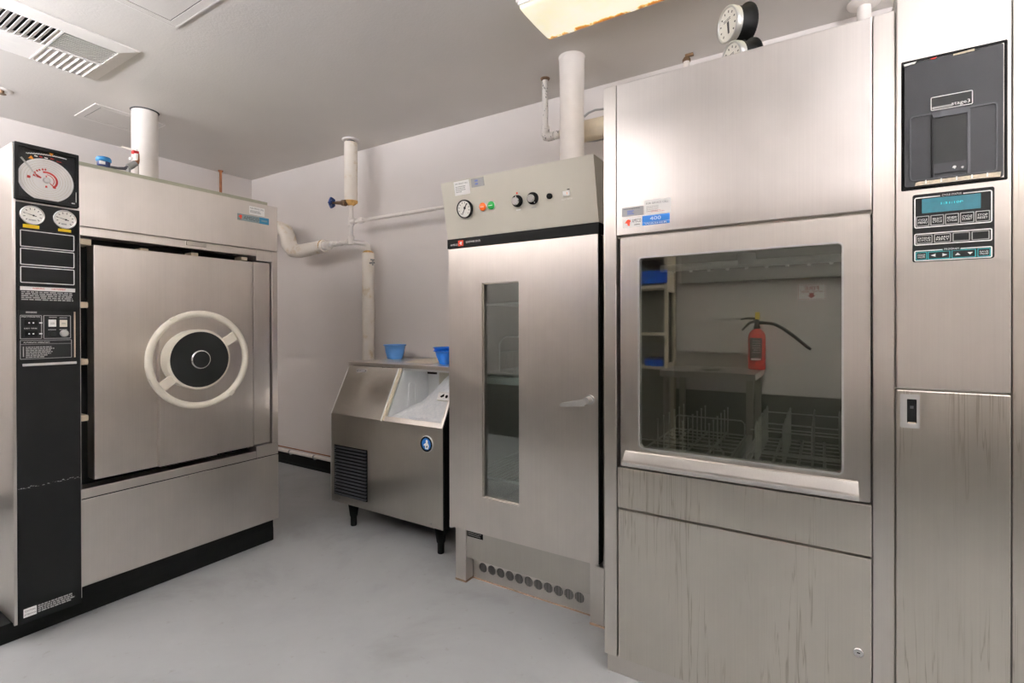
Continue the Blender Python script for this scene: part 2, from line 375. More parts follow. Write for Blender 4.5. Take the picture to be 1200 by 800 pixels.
# handwheel
XW = -2.432; fw = FX(XW); wy, wz = fw.px(235, 421)
R = (fw.px(235, 364)[1]-fw.px(235, 478.3)[1])/2
mb = MB(); mb.torus((XW, wy, wz), (1, 0, 0), R-.0145, .0145, 'cream', 72, 16, .9)
for t in (.62*PI+.2, 1.12*PI, 1.72*PI): mb.box(-.012, .012, -.012, .010, -.016, .004, 'cream', .003, Fr((XW, wy+(R-.012)*math.cos(t), wz+(R-.008)*math.sin(t)), (0, -math.sin(t), math.cos(t)), (0, math.cos(t), math.sin(t))))
HW = S.part('handwheel', mb, label='cream white handwheel rim')
rh = (fw.px(235, 385.5)[1]-fw.px(235, 456)[1])/2
mb = MB(); mb.lathe((-2.594, wy, wz), (1, 0, 0), [(.05, 0), (.05, .07), (rh*.95, .082), (rh*.985, .10), (rh, .150), (rh, .155), (rh-.003, .161), (rh-.012, .162)], 'cream', 56); S.part('hub', mb, HW)
mb = MB(); mb.disc(fw, wy, wz, rh-.011, 'black_gloss', .0012, 56); mb.lathe((XW+.0012, wy, wz), (1, 0, 0), [(.043, 0), (.043, .006), (.038, .008)], 'chrome', 36)
mb.disc(fw, wy, wz, .0375, 'black_gloss', .0095, 36)
S.part('hub_disc', mb, HW, label='glossy black hub disc with a chrome button')
for sgn in (1, -1):
    t = math.radians(33) if sgn > 0 else math.radians(216)
    fs_ = Fr((XW-.012, wy, wz), (0, math.cos(t), math.sin(t)), (0, -math.sin(t), math.cos(t)))
    S.part('spoke', bx(rh-.01, R-.012, -.022, .022, -.004, .006, 'cream', .003, fs_), HW)
# labels on top panel
mb = MB()
a0, a1, b0, b1 = f.rect(292, 241, 310, 254); mb.rplate(f, a0, a1, b0, b1, .002, 0, .0008, 'white'); mb.text(f, 'FOR SERVICE CALL', a0+.005, a1-.005, b1-.014, b1-.006, 'dark_print', .001)
mb.lines(f, a0+.005, a1-.02, b0+.008, b1-.02, 4, 'grey_print', .001)
S.part('service_card', mb)
mb = MB(); a0, a1, b0, b1 = f.rect(278, 250.5, 315, 264); b0 = f.px(296, 260)[1]; b1 = f.px(296, 253.3)[1]; am = f.px(304, 257)[0]
mb.rplate(f, a0, am, b0-.002, b1+.002, .001, 0, .001, 'teal_grey'); mb.rplate(f, am, a1, b0-.002, b1+.002, .001, 0, .001, 'teal_blue')
def emblem(mb, fr, a, b, s, mat, c):
    mb.poly(fr, [(a+x*s, b+y*s) for x, y in ((-.5, -.05), (-.2, .35), (.0, .5), (.3, .45), (.5, .2), (.32, .05), (.28, -.5), (-.02, -.42), (-.08, -.12), (-.35, -.02))], mat, c)
emblem(mb, f, a0+.016, (b0+b1)/2, .022, 'redorange', .0014); mb.text(f, 'AMSCO', a0+.033, am-.004, b0+.007, b1-.006, 'dark_print', .0014); mb.lines(f, am+.01, a1-.01, b0+.006, b1-.006, 1, 'teal_grey', .0014, .4, 0)
S.part('maker_label', mb, label='grey and blue maker label reading AMSCO')
# control column
XC = -2.58; fc = FX(XC)
mb = MB(); mb.box(-3.7, -2.596, .603, .806, .082, 1.893, 'steel', .002); mb.box(-2.596, -2.583, .603, .614, .076, 1.893, 'steel', .002); mb.box(-2.596, -2.583, .800, .806, .09, 1.66, 'steel', .001)
CC = S.part('control_column', mb)
S.part('control_panel', bx(-2.596, XC, .6125, .8035, .072, 1.674, 'black', .002), CC, label='tall black control panel')
mb = MB()
xs_ = [20.5+75*i/26 for i in range(27)]
for i, xx in enumerate(xs_[:-1]):
    if 9 <= i <= 14 and i % 2: continue
    yy = 573.5-15.2*i/26+random.uniform(-1, 1); h = random.uniform(.4, 1.5) if i not in (5, 6, 7, 20, 21, 22) else random.uniform(1.2, 2.4)
    p = [fc.px(xx, yy), fc.px(xx+random.uniform(2.4, 3.6), yy-.6+random.uniform(-.7, .7)), fc.px(xx+2, yy-h), fc.px(xx+.6, yy-h*.6)]
    mb.poly(fc, p, 'grey_print', .0006)
S.part('paint_chips', mb, CC)
# chart recorder
XRc = -2.568; fr_ = FX(XRc); a0, a1, b0, b1 = .607, .798, 1.683, 1.896
mb = MB(); mb.box(-2.596, -2.582, a0, a1, b0, b1, 'black'); mb.holed(FX(-2.582), rloop(a0, a1, b0, b1, .003), rloop(a0+.011, a1-.009, b0+.011, b1-.012, .003), 0, .014, 'black')
mb.box(a0+.011, a1-.009, b0+.011, b1-.012, 0, .001, 'char', 0, FX(-2.582))
CH = S.part('chart_recorder', mb, label='square black chart recorder with a round paper chart')
fk = FX(-2.5805); cy_, cz_ = fk.px(54.3, 211.5); rc = (fk.px(54, 186.2)[1]-fk.px(54, 236.8)[1])/2; ry = (fk.px(86, 214)[0]-fk.px(21, 208)[0])/2; rc = (rc+ry)/2
mb = MB(); mb.lathe((-2.581, cy_, cz_), (1, 0, 0), [(rc, 0), (rc, .0015)], 'white', 56)
fk2 = FX(-2.579)
for rr, w in ((.9, .0006), (.8, .0006), (.7, .0006), (.6, .0006), (.5, .0006)):
    mb.holed(fk2, rloop(cy_-rc*rr, cy_+rc*rr, cz_-rc*rr, cz_+rc*rr, 1, 10), rloop(cy_-rc*rr+w, cy_+rc*rr-w, cz_-rc*rr+w, cz_+rc*rr-w, 1, 10), 0, .0003, 'tape')
def arc(mb, fr, a, b, r0, r1, t0, t1, mat, c, n=14):
    p = [(a+r1*math.cos(t0+(t1-t0)*i/n), b+r1*math.sin(t0+(t1-t0)*i/n)) for i in range(n+1)]; q = [(a+r0*math.cos(t0+(t1-t0)*i/n), b+r0*math.sin(t0+(t1-t0)*i/n)) for i in range(n+1)]
    for i in range(n): mb.poly(fr, [p[i], p[i+1], q[i+1], q[i]], mat, c)
arc(mb, fk2, cy_, cz_, rc*.34, rc*.42, -.9, 1.9, 'red', .0004); arc(mb, fk2, cy_, cz_, rc*.26, rc*.285, -.6, 1.5, 'red', .0004)
for t, r0, r1, w in ((2.75, .2, .5, .16), (-.75, .15, .45, .08), (1.6, .1, .22, .12), (-1.6, .25, .34, .12)):
    arc(mb, fk2, cy_, cz_, rc*r0, rc*r1, t-w, t+w, 'red', .0005, 4)
for t in (2.1, 2.3, 2.55, 1.85, 1.65): arc(mb, fk2, cy_, cz_, rc*.46, rc*.54, t-.07, t+.05, 'red', .0005, 3)
arc(mb, fk2, cy_, cz_, rc*.56, rc*.68, 3.0, 3.18, 'red', .0005, 3)
S.part('chart_disc', mb, CH, label='white paper chart with red markings')
mb = MB(); mb.lathe((-2.579, cy_, cz_), (1, 0, 0), [(.0115, 0), (.0115, .005), (.008, .008)], 'alu', 24); S.part('chart_knob', mb, CH)
mb = MB(); p = fk.px(24, 184); q = fk.px(43, 208); mb.tube([(-2.576, *p), (-2.574, (p[0]+q[0])/2+.002, (p[1]+q[1])/2), (-2.577, *q)], [.0035, .0028, .001], 'alu', 8); S.part('pen_arm', mb, CH)
mb = MB()
for x0, x1, y0 in ((40, 44, 181.5), (46, 49.5, 182.5), (52, 56, 184), (59, 63, 185), (66, 72, 188.5)):
    p = fk.px(x0, y0); q = fk.px(x1, y0+2.4); mb.poly(fk, [(p[0], p[1]), (q[0], p[1]-.001), (q[0], q[1]), (p[0], q[1]+.001)], 'red' if x0 in (46, 59, 67, 66) else 'white', .001)
for i in range(16):
    x = 30+3*i; p = fk.px(x, 178.6+((x-46)/30)**2*2.4+(x-30)*.12); mb.poly(fk, [p, (p[0]+.008, p[1]-.0015), (p[0]+.008, p[1]+.002), (p[0], p[1]+.0035)], 'white', .0012)
p = fk.px(36, 184); mb.poly(fk, [(p[0]-.008, p[1]-.006), (p[0]+.009, p[1]-.006), (p[0]+.001, p[1]+.007)], 'amber', .0014); p = fk.px(60, 181.5); mb.poly(fk, [(p[0]-.007, p[1]+.006), (p[0]+.007, p[1]+.006), (p[0], p[1]-.006)], 'amber', .0014)
p = fk.px(24.5, 182); mb.text(fk, 'stage', p[0]-.006, p[0]+.016, p[1]-.003, p[1]+.005, 'white', .0012) if 0 else None
S.part('scale_print', mb, CH)
mb = MB(); mb.box(a0+.011, a1-.009, b0+.011, b1-.012, .0105, .0115, 'glass_clear', 0, FX(-2.582)); S.part('pane', mb, CH)
mb = MB(); mb.box(a1-.0105, a1-.009, b0+.02, b0+.06, .0135, .0155, 'white', 0, FX(-2.582)); mb.box(a1-.024, a1-.014, b0+.012, b0+.016, .0135, .0155, 'white', 0, FX(-2.582)); S.part('catch', mb, CH)
# gauges
def dial(mb, c, axis, r, depth, bez, ticks=11, needle=2.9, up=(0, 0, 1)):
    ax = V(axis).normalized(); c = V(c); u = V(up).cross(ax).normalized(); v = ax.cross(u); fr = Fr(c+ax*depth*.86, u, v)
    mb.lathe(c, ax, [(r*.98, 0), (r, depth*.6), (r*.99, depth), (r*.88, depth), (r*.86, depth*.86)], bez, 36, False)
    mb.disc(fr, 0, 0, r*.87, 'dial', 0, 36)
    return fr
for cx, cyp, wpx, ts in ((37, 252.5, 15, 'a'), (75, 257.5, 14, 'b')):
    ga, gb = fc.px(cx, cyp); r = (fc.px(cx+wpx, cyp)[0]-fc.px(cx-wpx, cyp)[0])/2
    mb = MB(); fg = dial(mb, (XC, ga, gb), (1, 0, 0), r, .012, 'chrome'); G = S.part('pressure_gauge', mb, CC)
    for i in range(10):
        t = math.radians(225-30*i); arc(mb, fg, 0, 0, r*.58, r*.74, t-.05, t+.05, 'dark_print', .0004, 1)
    t = math.radians(165); mb.poly(fg, [(.3*r*math.cos(t+PI)+.05*r, .3*r*math.sin(t+PI)+.03*r), (.3*r*math.cos(t+PI), .3*r*math.sin(t+PI)-.05*r), (.8*r*math.cos(t), .8*r*math.sin(t))], 'black_matte', .0008)
    mb.disc(fg, .08*r, -.02*r, .09*r, 'black_matte', .001, 14); mb.lines(fg, -.3*r, .3*r, -.62*r, -.4*r, 1, 'grey_print', .0004)
    bpy.data.objects.remove(G); S.part('pressure_gauge', mb, CC)
mb = MB()
for x0, y0, x1, y1 in ((26.7, 262.5, 46, 267.5), (68, 267.7, 83.2, 271.8)):
    a0, a1, _, _ = fc.rect(x0, y0, x1, y1); b1 = fc.px((x0+x1)/2, y0+.8)[1]; b0 = fc.px((x0+x1)/2, y1-.2)[1]
    mb = MB(); mb.rplate(fc, a0, a1, b0, b1, .001, 0, .001, 'yellow'); mb.lines(fc, a0+.008, a1-.008, b0+.005, b1-.005, 1, 'amber', .0014, .5, 0); S.part('yellow_tag', mb, CC)
# outlined blank windows
mb = MB(); aL = fc.px(23.3, 285)[0]; aR = fc.px(87, 285)[0]
mb.frame(fc, aL-.006, aR+.014, fc.px(55, 334.7)[1]-.006, fc.px(55, 271)[1]+.004, .004, .004, 0, .003, 'black')
for y0, y1 in ((272.3, 291.5), (293, 312), (313.8, 332.5)):
    b1 = fc.px(55, y0)[1]; b0 = fc.px(55, y1)[1]; mb.rplate(fc, aL, aR, b0, b1, .004, 0, .0008, 'char' if 0 else 'black'); mb.frame(fc, aL, aR, b0, b1, .003, .004, .0006, .0014, 'white')
S.part('outlined_windows', mb, CC)
mb = MB(); a0 = fc.px(23.5, 338)[0]; a1 = fc.px(88, 338)[0]; b1 = fc.px(55, 336)[1]; bm_ = fc.px(55, 341)[1]; b0 = fc.px(55, 352.5)[1]
mb.rplate(fc, a0, a1, bm_, b1, .001, 0, .0008, 'white'); mb.text(fc, 'WARNING', a0+.035, a0+.07, bm_+.005, b1-.005, 'red', .0012); mb.text(fc, 'AVERTISSEMENT', a0+.09, a1-.03, bm_+.005, b1-.005, 'red', .0012)
mb.lines(fc, a0+.003, a1-.001, b0, bm_-.002, 5, 'grey_print', .0008, .62, .06); S.part('warning_label', mb, CC, label='white warning label with red heading')
# timer / switch panel
mb = MB(); a0 = fc.px(22.5, 390)[0]; a1 = fc.px(88.5, 390)[0]; b1 = fc.px(55, 363.5)[1]; b0 = fc.px(55, 421)[1]
mb.frame(fc, a0-.003, a1+.003, b0, b1, .004, .003, 0, .004, 'black'); mb.rplate(fc, a0, a1-.006, b0+.004, b1-.003, .002, 0, .001, 'char' if 0 else 'black_gloss')
mb.box(a1-.005, a1+.001, b0+.004, b1-.004, 0, .003, 'tan', 0, fc)
p = fc.px(30, 365.7); mb.lines(fc, p[0], p[0]+.032, p[1]-.004, p[1]+.004, 1, 'grey_print', .0016, .8, 0)
l0, l1, l2, l3 = fc.px(23.2, 395)[0], fc.px(49, 395)[0], fc.px(50.8, 395)[0], fc.px(83, 395)[0]; ty, by = fc.px(50, 369.2)[1], fc.px(50, 396.8)[1]
mb.frame(fc, l0, l1, by, ty, .0022, .003, .001, .0018, 'grey_print'); mb.frame(fc, l2, l3, by, ty, .0022, .003, .001, .0018, 'grey_print')
l4 = fc.px(84, 408)[0]; y2, y3 = fc.px(50, 398.2)[1], fc.px(50, 420)[1]; mb.frame(fc, l0, l4, y3, y2, .0018, .002, .001, .0018, 'grey_print')
mb.text(fc, 'STEAM STERILIZE TIME', l0+.004, l1-.006, ty-.0085, ty-.0045, 'white', .002); b = fc.px(35, 384.7)[1]; mb.text(fc, 'DRY TIME', l0+.012, l1-.014, b-.002, b+.002, 'white', .002)
b = fc.px(40, 401)[1]; mb.text(fc, 'AUTOMATIC OPERATION', l0+.01, l0+.085, b-.0025, b+.002, 'white', .002); b = fc.px(50, 402.7)[1]; mb.box(l0, l4, b-.0012, b, .001, .0018, 'grey_print', 0, fc)
mb.lines(fc, l0+.016, l4-.04, fc.px(45, 419)[1], fc.px(45, 405.5)[1], 7, 'grey_print', .002, .6, .45); mb.box(l0+.008, l0+.011, fc.px(27, 418)[1], fc.px(27, 406)[1], .001, .002, 'grey_print', 0, fc)
for xx, yy in ((62, 371.7), (74, 372.3), (61, 386.2), (74, 386)): p = fc.px(xx, yy); mb.lines(fc, p[0]-.012, p[0]+.012, p[1]-.002, p[1]+.002, 1, 'grey_print', .002, .9, 0)
SWP = S.part('switch_panel', mb, CC, label='black switch panel with thumbwheels and rocker switches')
mb = MB()
for yc in (378.2, 391):
    p = fc.px(36, yc); mb.box(p[0]-.019, p[0]+.019, p[1]-.011, p[1]+.011, .001, .006, 'black_matte', .001, fc)
    for dx in (-.006, .006): mb.disc(fc, p[0]+dx, p[1], .0028, 'white', .0065, 10)
    mb.box(p[0]+.024, p[0]+.033, p[1]-.0025, p[1]+.0025, .001, .002, 'white', 0, fc)
S.part('thumbwheel', mb, CC)
for xx, yy, mt in ((61, 378.5, 'white'), (74, 378.8, 'cream')):
    p = fc.px(xx, yy); mb = MB(); mb.box(p[0]-.0115, p[0]+.0115, p[1]-.014, p[1]+.014, .001, .006, mt, .0015, fc); mb.lines(fc, p[0]-.006, p[0]+.006, p[1]-.006, p[1]+.004, 2, 'dark_print', .0064, .3, 0); S.part('rocker_switch', mb, CC)
p = fc.px(61.5, 391); S.part('push_button', MB().lathe((XC+.001, *p), (1, 0, 0), [(.012, 0), (.012, .006), (.009, .007), (.008, .004)], 'black_gloss', 24), CC)
p = fc.px(75, 390.5); S.part('push_button', MB().lathe((XC+.001, *p), (1, 0, 0), [(.014, 0), (.014, .005), (.011, .008)], 'alu', 24), CC)
p = fc.px(26, 425.8); q = fc.px(89.5, 422); S.part('chrome_trim', MB().box(p[0], q[0], q[1]-.014, q[1]-.004, 0, .006, 'alu', .002, fc), CC)
mb = MB(); a0 = fc.px(27.5, 720)[0]; a1 = fc.px(43, 716)[0]; b0 = fc.px(35, 721.5)[1]; b1 = fc.px(35, 711.5)[1]; mb.rplate(fc, a0, a1, b0, b1, .001, 0, .0008, 'white')
mb.text(fc, 'CAUTION', a0+.004, a1-.004, b0+(b1-b0)*.60, b0+(b1-b0)*.80, 'dark_print', .0012); mb.text(fc, 'ATTENTION', a0+.002, a1-.002, b0+(b1-b0)*.18, b0+(b1-b0)*.38, 'dark_print', .0012)
mb.lines(fc, a1+.004, fc.px(89, 700)[0], b0+.002, b1, 4, 'grey_print', .0008, .7, .35); S.part('caution_label', mb, CC, label='white caution label with fine print')
# ================================================================== ICE MACHINE
I = Thing('ice_machine', 'low stainless ice machine with a sloped front and open ice bin, on black legs', 'ice machine', (-2.13, 2.36, 0))
x0, x1, yi = -2.575, -1.681, 2.02; fi = FY(yi)
o_, v_ = V((0, yi, .665)), V((0, .142, .285)); fsl = Fr(o_, (1, 0, 0), v_); SL = v_.length
mb = MB(); mb.box(x0, x1-.008, yi+.002, yi+.02, .132, .664, 'steel_dark', .002)
S_ = mb; lx = [(yi+.02, .15), (2.66, .15), (2.66, .95), (yi+.156, .95), (yi+.02, .664)]
mb.prism(FX(x0+.002), lx, 0, .012, 'steel_dark'); mb.box(x0, x1-.008, 2.645, 2.66, .15, .95, 'steel_dark'); mb.box(x0, x1-.01, yi+.02, 2.66, .132, .15, 'black_matte')
BD = I.part('cabinet', mb)
I.part('side_panel', MB().prism(FX(x1-.008), [(yi+.004, .132), (2.66, .132), (2.66, .955), (yi+.15, .955), (yi+.004, .664)], 0, .008, 'black_matte'), label='black right side panel')
mb = MB(); mb.box(x0-.003, x1+.001, 2.158, 2.675, .953, .975, 'steel', .002); I.part('top_slab', mb)
xd0 = -2.128
I.part('sloped_panel', MB().box(x0, xd0-.012, 0, SL, -.012, .001, 'steel_dark', .0015, fsl))
mb = MB(); mb.box(xd0-.012, xd0-.004, -.004, SL, -.01, .007, 'alu', .002, fsl); mb.box(xd0-.004, xd0+.012, 0, SL, -.012, .003, 'cream_edge', .002, fsl); I.part('divider_bar', mb)
mb = MB(); mb.box(x0, x0+.008, 0, SL, -.01, .0025, 'alu', .001, fsl); mb.box(x0, x0+.006, .134, .664, 0, .0012, 'alu', 0, fi); I.part('edge_trim', mb)
mb = MB(); mb.box(xd0+.012, x1-.009, -.002, .028, -.02, .001, 'steel', .002, fsl); mb.box(x1-.026, x1-.009, 0, SL, -.02, .0015, 'steel', .002, fsl); I.part('bin_rim', mb)
mb = MB(); xa, xb = xd0+.004, x1-.012
mb.prism(FX(xa), [(yi+.026, .40), (2.60, .40), (2.60, .95), (yi+.162, .95), (yi+.03, .67)], -.004, .006, 'liner'); mb.prism(FX(xb), [(yi+.026, .40), (2.60, .40), (2.60, .95), (yi+.162, .95), (yi+.03, .67)], -.004, 0, 'liner')
mb.box(xa, xb, 2.40, 2.41, .40, .95, 'liner'); mb.box(xa, xb, yi+.022, yi+.03, .40, .668, 'liner'); mb.box(xa, xb, yi+.02, 2.6, .39, .40, 'liner'); mb.box(xa+.006, xb, yi+.165, 2.6, .938, .95, 'liner')
for k, z in ((0, .0), ): mb.frame(FX(xa+.006), 2.22, 2.28, .55, .86, .004, .02, 0, .003, 'liner')
I.part('bin_liner', mb, label='white ice bin liner')
# heap of ice
mb = MB(); nx, ny = 26, 26; vs = []; fs = []
for j in range(ny+1):
    for i in range(nx+1):
        a = i/nx; b = j/ny; X = xa+.007+(xb-xa-.008)*a; Y = yi+.031+(2.398-yi-.031)*b
        pk = min(1, .08+1.5*a)**.8*min(1, .12+1.02*b); z = .672+.268*pk+random.uniform(-.006, .006)+.012*math.sin(9*a)*math.sin(7*b)
        zmax = .665+(Y-yi)*.285/.142-.02
        vs.append((X, Y, min(z, zmax)))
for j in range(ny):
    for i in range(nx): q = j*(nx+1)+i; fs.append((q, q+1, q+nx+2, q+nx+1))
mb.add(vs, fs, 'ice', True)
vs2 = [(v[0], v[1], .402) for v in vs]; edge = [i for i in range(nx+1)]+[j*(nx+1)+nx for j in range(1, ny+1)]+[ny*(nx+1)+i for i in range(nx-1, -1, -1)]+[j*(nx+1) for j in range(ny-1, 0, -1)]
n = len(edge); mb.add([vs[i] for i in edge]+[vs2[i] for i in edge], [(i, (i+1) % n, n+(i+1) % n, n+i) for i in range(n)]+[tuple(range(n, 2*n))], 'ice')
solo('ice_heap', mb, 'heap of white crushed ice inside the open bin', 'ice', (-1.9, 2.2, .402), kind='stuff')
fb = FY(2.39); a0, a1, b0, b1 = fb.rect(490, 431, 499.5, 454)
mb = MB(); mb.rplate(fb, a0, a1, b0, .938, .01, -.005, .005, 'bracket'); q = fb.px(493.5, 441); mb.lathe((q[0], 2.385, q[1]), (0, -1, 0), [(.013, 0), (.012, .006)], 'black_matte', 16); a2 = fb.px(511, 440)[0]; mb.box(a1, a2, .90, .938, -.03, .0, 'black_matte', .003, fb); I.part('evaporator_bracket', mb)
mb = MB(); a0, a1, b0, b1 = fb.rect(514, 433, 530, 470, .06)
for k in range(5): mb.box(a0+.004+(.07)*k/5, a0+.003+.07*(k+1)/5, .66, .938, .052, .062, 'ivory', .002, fb)
I.part('ivory_baffle', mb)
p, q = fsl.px(514.5, 459.5), fsl.px(526, 469.5); a0, a1, b0, b1 = p[0], min(q[0], x1-.012), q[1], p[1]
I.part('latch_plate', MB().box(a0, x1-.010, b0-.002, b1+.002, -.012, .002, 'ivory', .002, fsl))
mb = MB(); mb.rplate(fsl, a0+.001, a1, b0, b1, .002, .002, .0026, 'white'); mb.poly(fsl, [(a0+.2*(a1-a0), b0+.45*(b1-b0)), (a0+.5*(a1-a0), b0+.85*(b1-b0)), (a0+.55*(a1-a0), b0+.5*(b1-b0)), (a0+.35*(a1-a0), b0+.3*(b1-b0))], 'black_matte', .003)
mb.disc(fsl, a0+.75*(a1-a0), b0+.5*(b1-b0), .22*(b1-b0), 'black_matte', .003, 14); I.part('pictogram_label', mb)
# louvre, badge, name plate, screws, legs
fl0 = FY(yi+.002); a0, a1 = fl0.px(392, 550)[0], fl0.px(430.7, 556)[0]; b1 = fl0.px(411, 523.8)[1]; b0 = fl0.px(411, 583)[1]
mb = MB(); mb.rplate(fl0, a0, a1, b0, b1, .003, 0, .002, 'black_matte'); nsl = 15
for k in range(nsl):
    z = b0+(b1-b0)*(k+.5)/nsl; mb.prism(Fr((a0+.02, yi, 0), (0, 1, 0), (0, 0, 1)), [(-.0, z+.004), (-.010, z-.004), (-.010, z-.006), (0, z+.001)], 0, a1-a0-.024, 'char')
for k in range(22): z = b0+.01+(b1-b0-.02)*k/21; mb.box(a0+.006, a0+.012, z-.003, z+.003, .002, .0028, 'grey_print', 0, fl0)
I.part('louver_grille', mb, label='black louvred air grille')
q = fl0.px(500.5, 520); mb = MB(); mb.lathe((q[0], yi+.002, q[1]), (0, -1, 0), [(.044, 0), (.044, .004), (.041, .006), (.036, .006)], 'alu', 40); fq = FY(yi-.005)
mb.holed(fq, rloop(q[0]-.041, q[0]+.041, q[1]-.041, q[1]+.041, 1, 9), rloop(q[0]-.031, q[0]+.031, q[1]-.031, q[1]+.031, 1, 9), -.001, 0, 'black_matte'); mb.disc(fq, *q, .0312, 'blue', -.0002, 36)
def blob(mb, fr, c, pts, s, mat, cc): mb.poly(fr, [(c[0]+a*s, c[1]+b*s) for a, b in pts], mat, cc)
blob(mb, fq, q, ((-.25, -.85), (.45, -.85), (.62, -.3), (.5, .1), (.35, .2), (.4, .55), (.15, .8), (-.12, .62), (-.08, .25), (-.55, -.1), (-.62, -.32), (-.3, -.3)), .031, 'white', .0004)
blob(mb, fq, q, ((.0, -.4), (.2, -.2), (.32, -.35), (.2, -.6), (.02, -.6)), .031, 'dark_print', .0008)
I.part('round_badge', mb, label='round blue and white badge')
mb = MB(); a, b = fsl.px(424, 434.5); mb.rplate(fsl, a-.045, a+.045, b-.011, b+.011, .003, .001, .003, 'alu'); mb.rplate(fsl, a-.04, a+.04, b-.007, b+.007, .002, .003, .0034, 'dark_print'); mb.lines(fsl, a-.034, a+.034, b-.003, b+.003, 1, 'white', .0038, .9, 0); I.part('name_plate', mb)
for px_, py_ in ((398, 586.5), (505.5, 616.5)): q = fl0.px(px_, py_-3); I.part('screw', MB().lathe((q[0], yi+.002, q[1]), (0, -1, 0), [(.004, 0), (.003, .003)], 'chrome', 10))
for px_, py_ in ((449, 430.5), (417, 428)): q = fsl.px(px_, py_, .002); I.part('screw', MB().lathe(fsl.P(*q, .001), fsl.n, [(.004, 0), (.003, .003)], 'chrome', 10))
for lx_, ly_ in ((-2.41, 2.055), (-1.722, 2.045), (-2.50, 2.58), (-1.722, 2.58)):
    mb = MB(); mb.lathe((lx_, ly_, 0), (0, 0, 1), [(.016, 0), (.018, .004), (.018, .055), (.022, .06), (.031, .125), (.033, .133)], 'black_matte', 20); I.part('leg', mb)
def bowl(label, mat, x, y, z, r, rb, h, lip):
    b_ = Thing('bowl', label, 'bowl', (x, y, z), 'blue plastic bowls on the ice machine')
    mb = MB(); t = .003; mb.lathe((x, y, z), (0, 0, 1), [(rb*.96, 0), (rb, .004), (rb+(r-rb)*.5, h*.5), (r-.004, h), (r+.003, h), (r+.003, h+.004), (r-.006, h+.004), (rb+(r-rb)*.5-t, h*.5), (rb-t, .006)], mat, 40); b_.part('basin', mb)
    mb = MB()
    if lip == 2: mb.lathe((x, y, z+h-.022), (0, 0, 1), [(r-.009, 0), (r+.001, .002), (r+.001, .006), (r-.007, .008)], mat, 40, False)
    else: mb.torus((x, y, z+h+.002), (0, 0, 1), r, .004, mat, 40, 8)
    b_.part('rim', mb)
q = FZ(.975).px(463, 420.2); bowl('light blue plastic bowl at the left end of the ice machine top', 'bowl_light', -2.525, 2.515, .9755, .075, .052, .092, 1)
q = FZ(.975).px(514, 425.5); bowl('bright blue plastic bowl half hidden behind the drying cabinet', 'bowl_dark', -1.905, 2.33, .9755, .085, .05, .095, 2)
mb = MB(); pts = [FZ(.9755).px(*p) for p in ((476, 424.6), (487, 421.8), (499, 420.4), (512, 420), (519, 421), (518, 424.2), (508, 425.8), (494, 425.4))]
mb.prism(FZ(.9755), pts, 0, .003, 'cloth'); solo('cloth', mb, 'flat off-white cloth lying between the two blue bowls', 'cloth', (pts[0][0], pts[0][1], .9755))
# ================================================================== DRYING CABINET
O = Thing('drying_cabinet', 'stainless drying cabinet with a narrow glass window in its door and beige control head', 'drying cabinet', (-1.1, 2.2, 0))
xa, xb, yd = -1.455, -.728, 1.79
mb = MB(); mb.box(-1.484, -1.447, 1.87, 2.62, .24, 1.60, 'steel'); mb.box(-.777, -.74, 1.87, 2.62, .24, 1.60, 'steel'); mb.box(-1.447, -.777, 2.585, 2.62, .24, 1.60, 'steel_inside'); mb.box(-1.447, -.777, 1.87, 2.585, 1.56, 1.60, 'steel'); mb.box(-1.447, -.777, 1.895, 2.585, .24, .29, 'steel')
mb.box(-1.447, -.777, 1.836, 1.87, 1.44, 1.60, 'steel'); mb.box(-1.484, -1.32, 1.836, 1.87, .29, 1.60, 'steel'); mb.box(-1.03, -.74, 1.836, 1.87, .29, 1.60, 'steel'); mb.box(-1.32, -1.03, 1.836, 1.87, .29, .40, 'steel')
mb.box(-1.445, -.80, 1.93, 2.6, .0, .24, 'steel_dark')
O.part('cabinet', mb)
for a0, a1 in ((-1.484, -1.423), (-.80, -.74)):
    mb = MB(); mb.box(a0, a1, 1.87, 1.93, .008, .30, 'steel', .002); mb.box(a0-.001, a1+.001, 1.869, 1.931, 0, .009, 'rust'); O.part('leg', mb)
O.part('skirt_panel', bx(-1.423, -.80, 1.876, 1.894, .116, .29, 'steel_dark', .001))  # darker steel stands in for the shadow below the door
mb = MB(); fg = FY(1.925); g0, g1 = -1.421, -.802; mb.box(g0, g1, .0, .006, -.012, .002, 'rust', 0, fg); nH = 11; ha, hb = fg.px(566, 664.5)[0], fg.px(679, 700.5)[0]; st = (hb-ha)/(nH-1); cz = .062; rr = .0225
mb.box(g0, ha-st/2, .006, .11, -.004, 0, 'steel', 0, fg); mb.box(hb+st/2, g1, .006, .11, -.004, 0, 'steel', 0, fg)
for k in range(nH):
    c = ha+st*k; mb.holed(fg, rloop(c-st/2, c+st/2, .006, .11, .0001, 6), rloop(c-rr, c+rr, cz-rr, cz+rr, rr, 6), -.004, 0, 'steel')
VG = O.part('vent_panel', mb, label='toe panel with eleven round vent holes')
mb = MB(); mb.box(g0, g1, .02, .10, -.012, -.006, 'black', 0, fg)
for k in range(110): a = g0+(g1-g0)*(k+.5)/110; mb.box(a-.0011, a+.0011, .03, .095, -.006, -.003, 'dark_print', 0, fg)
O.part('vent_mesh', mb, VG)
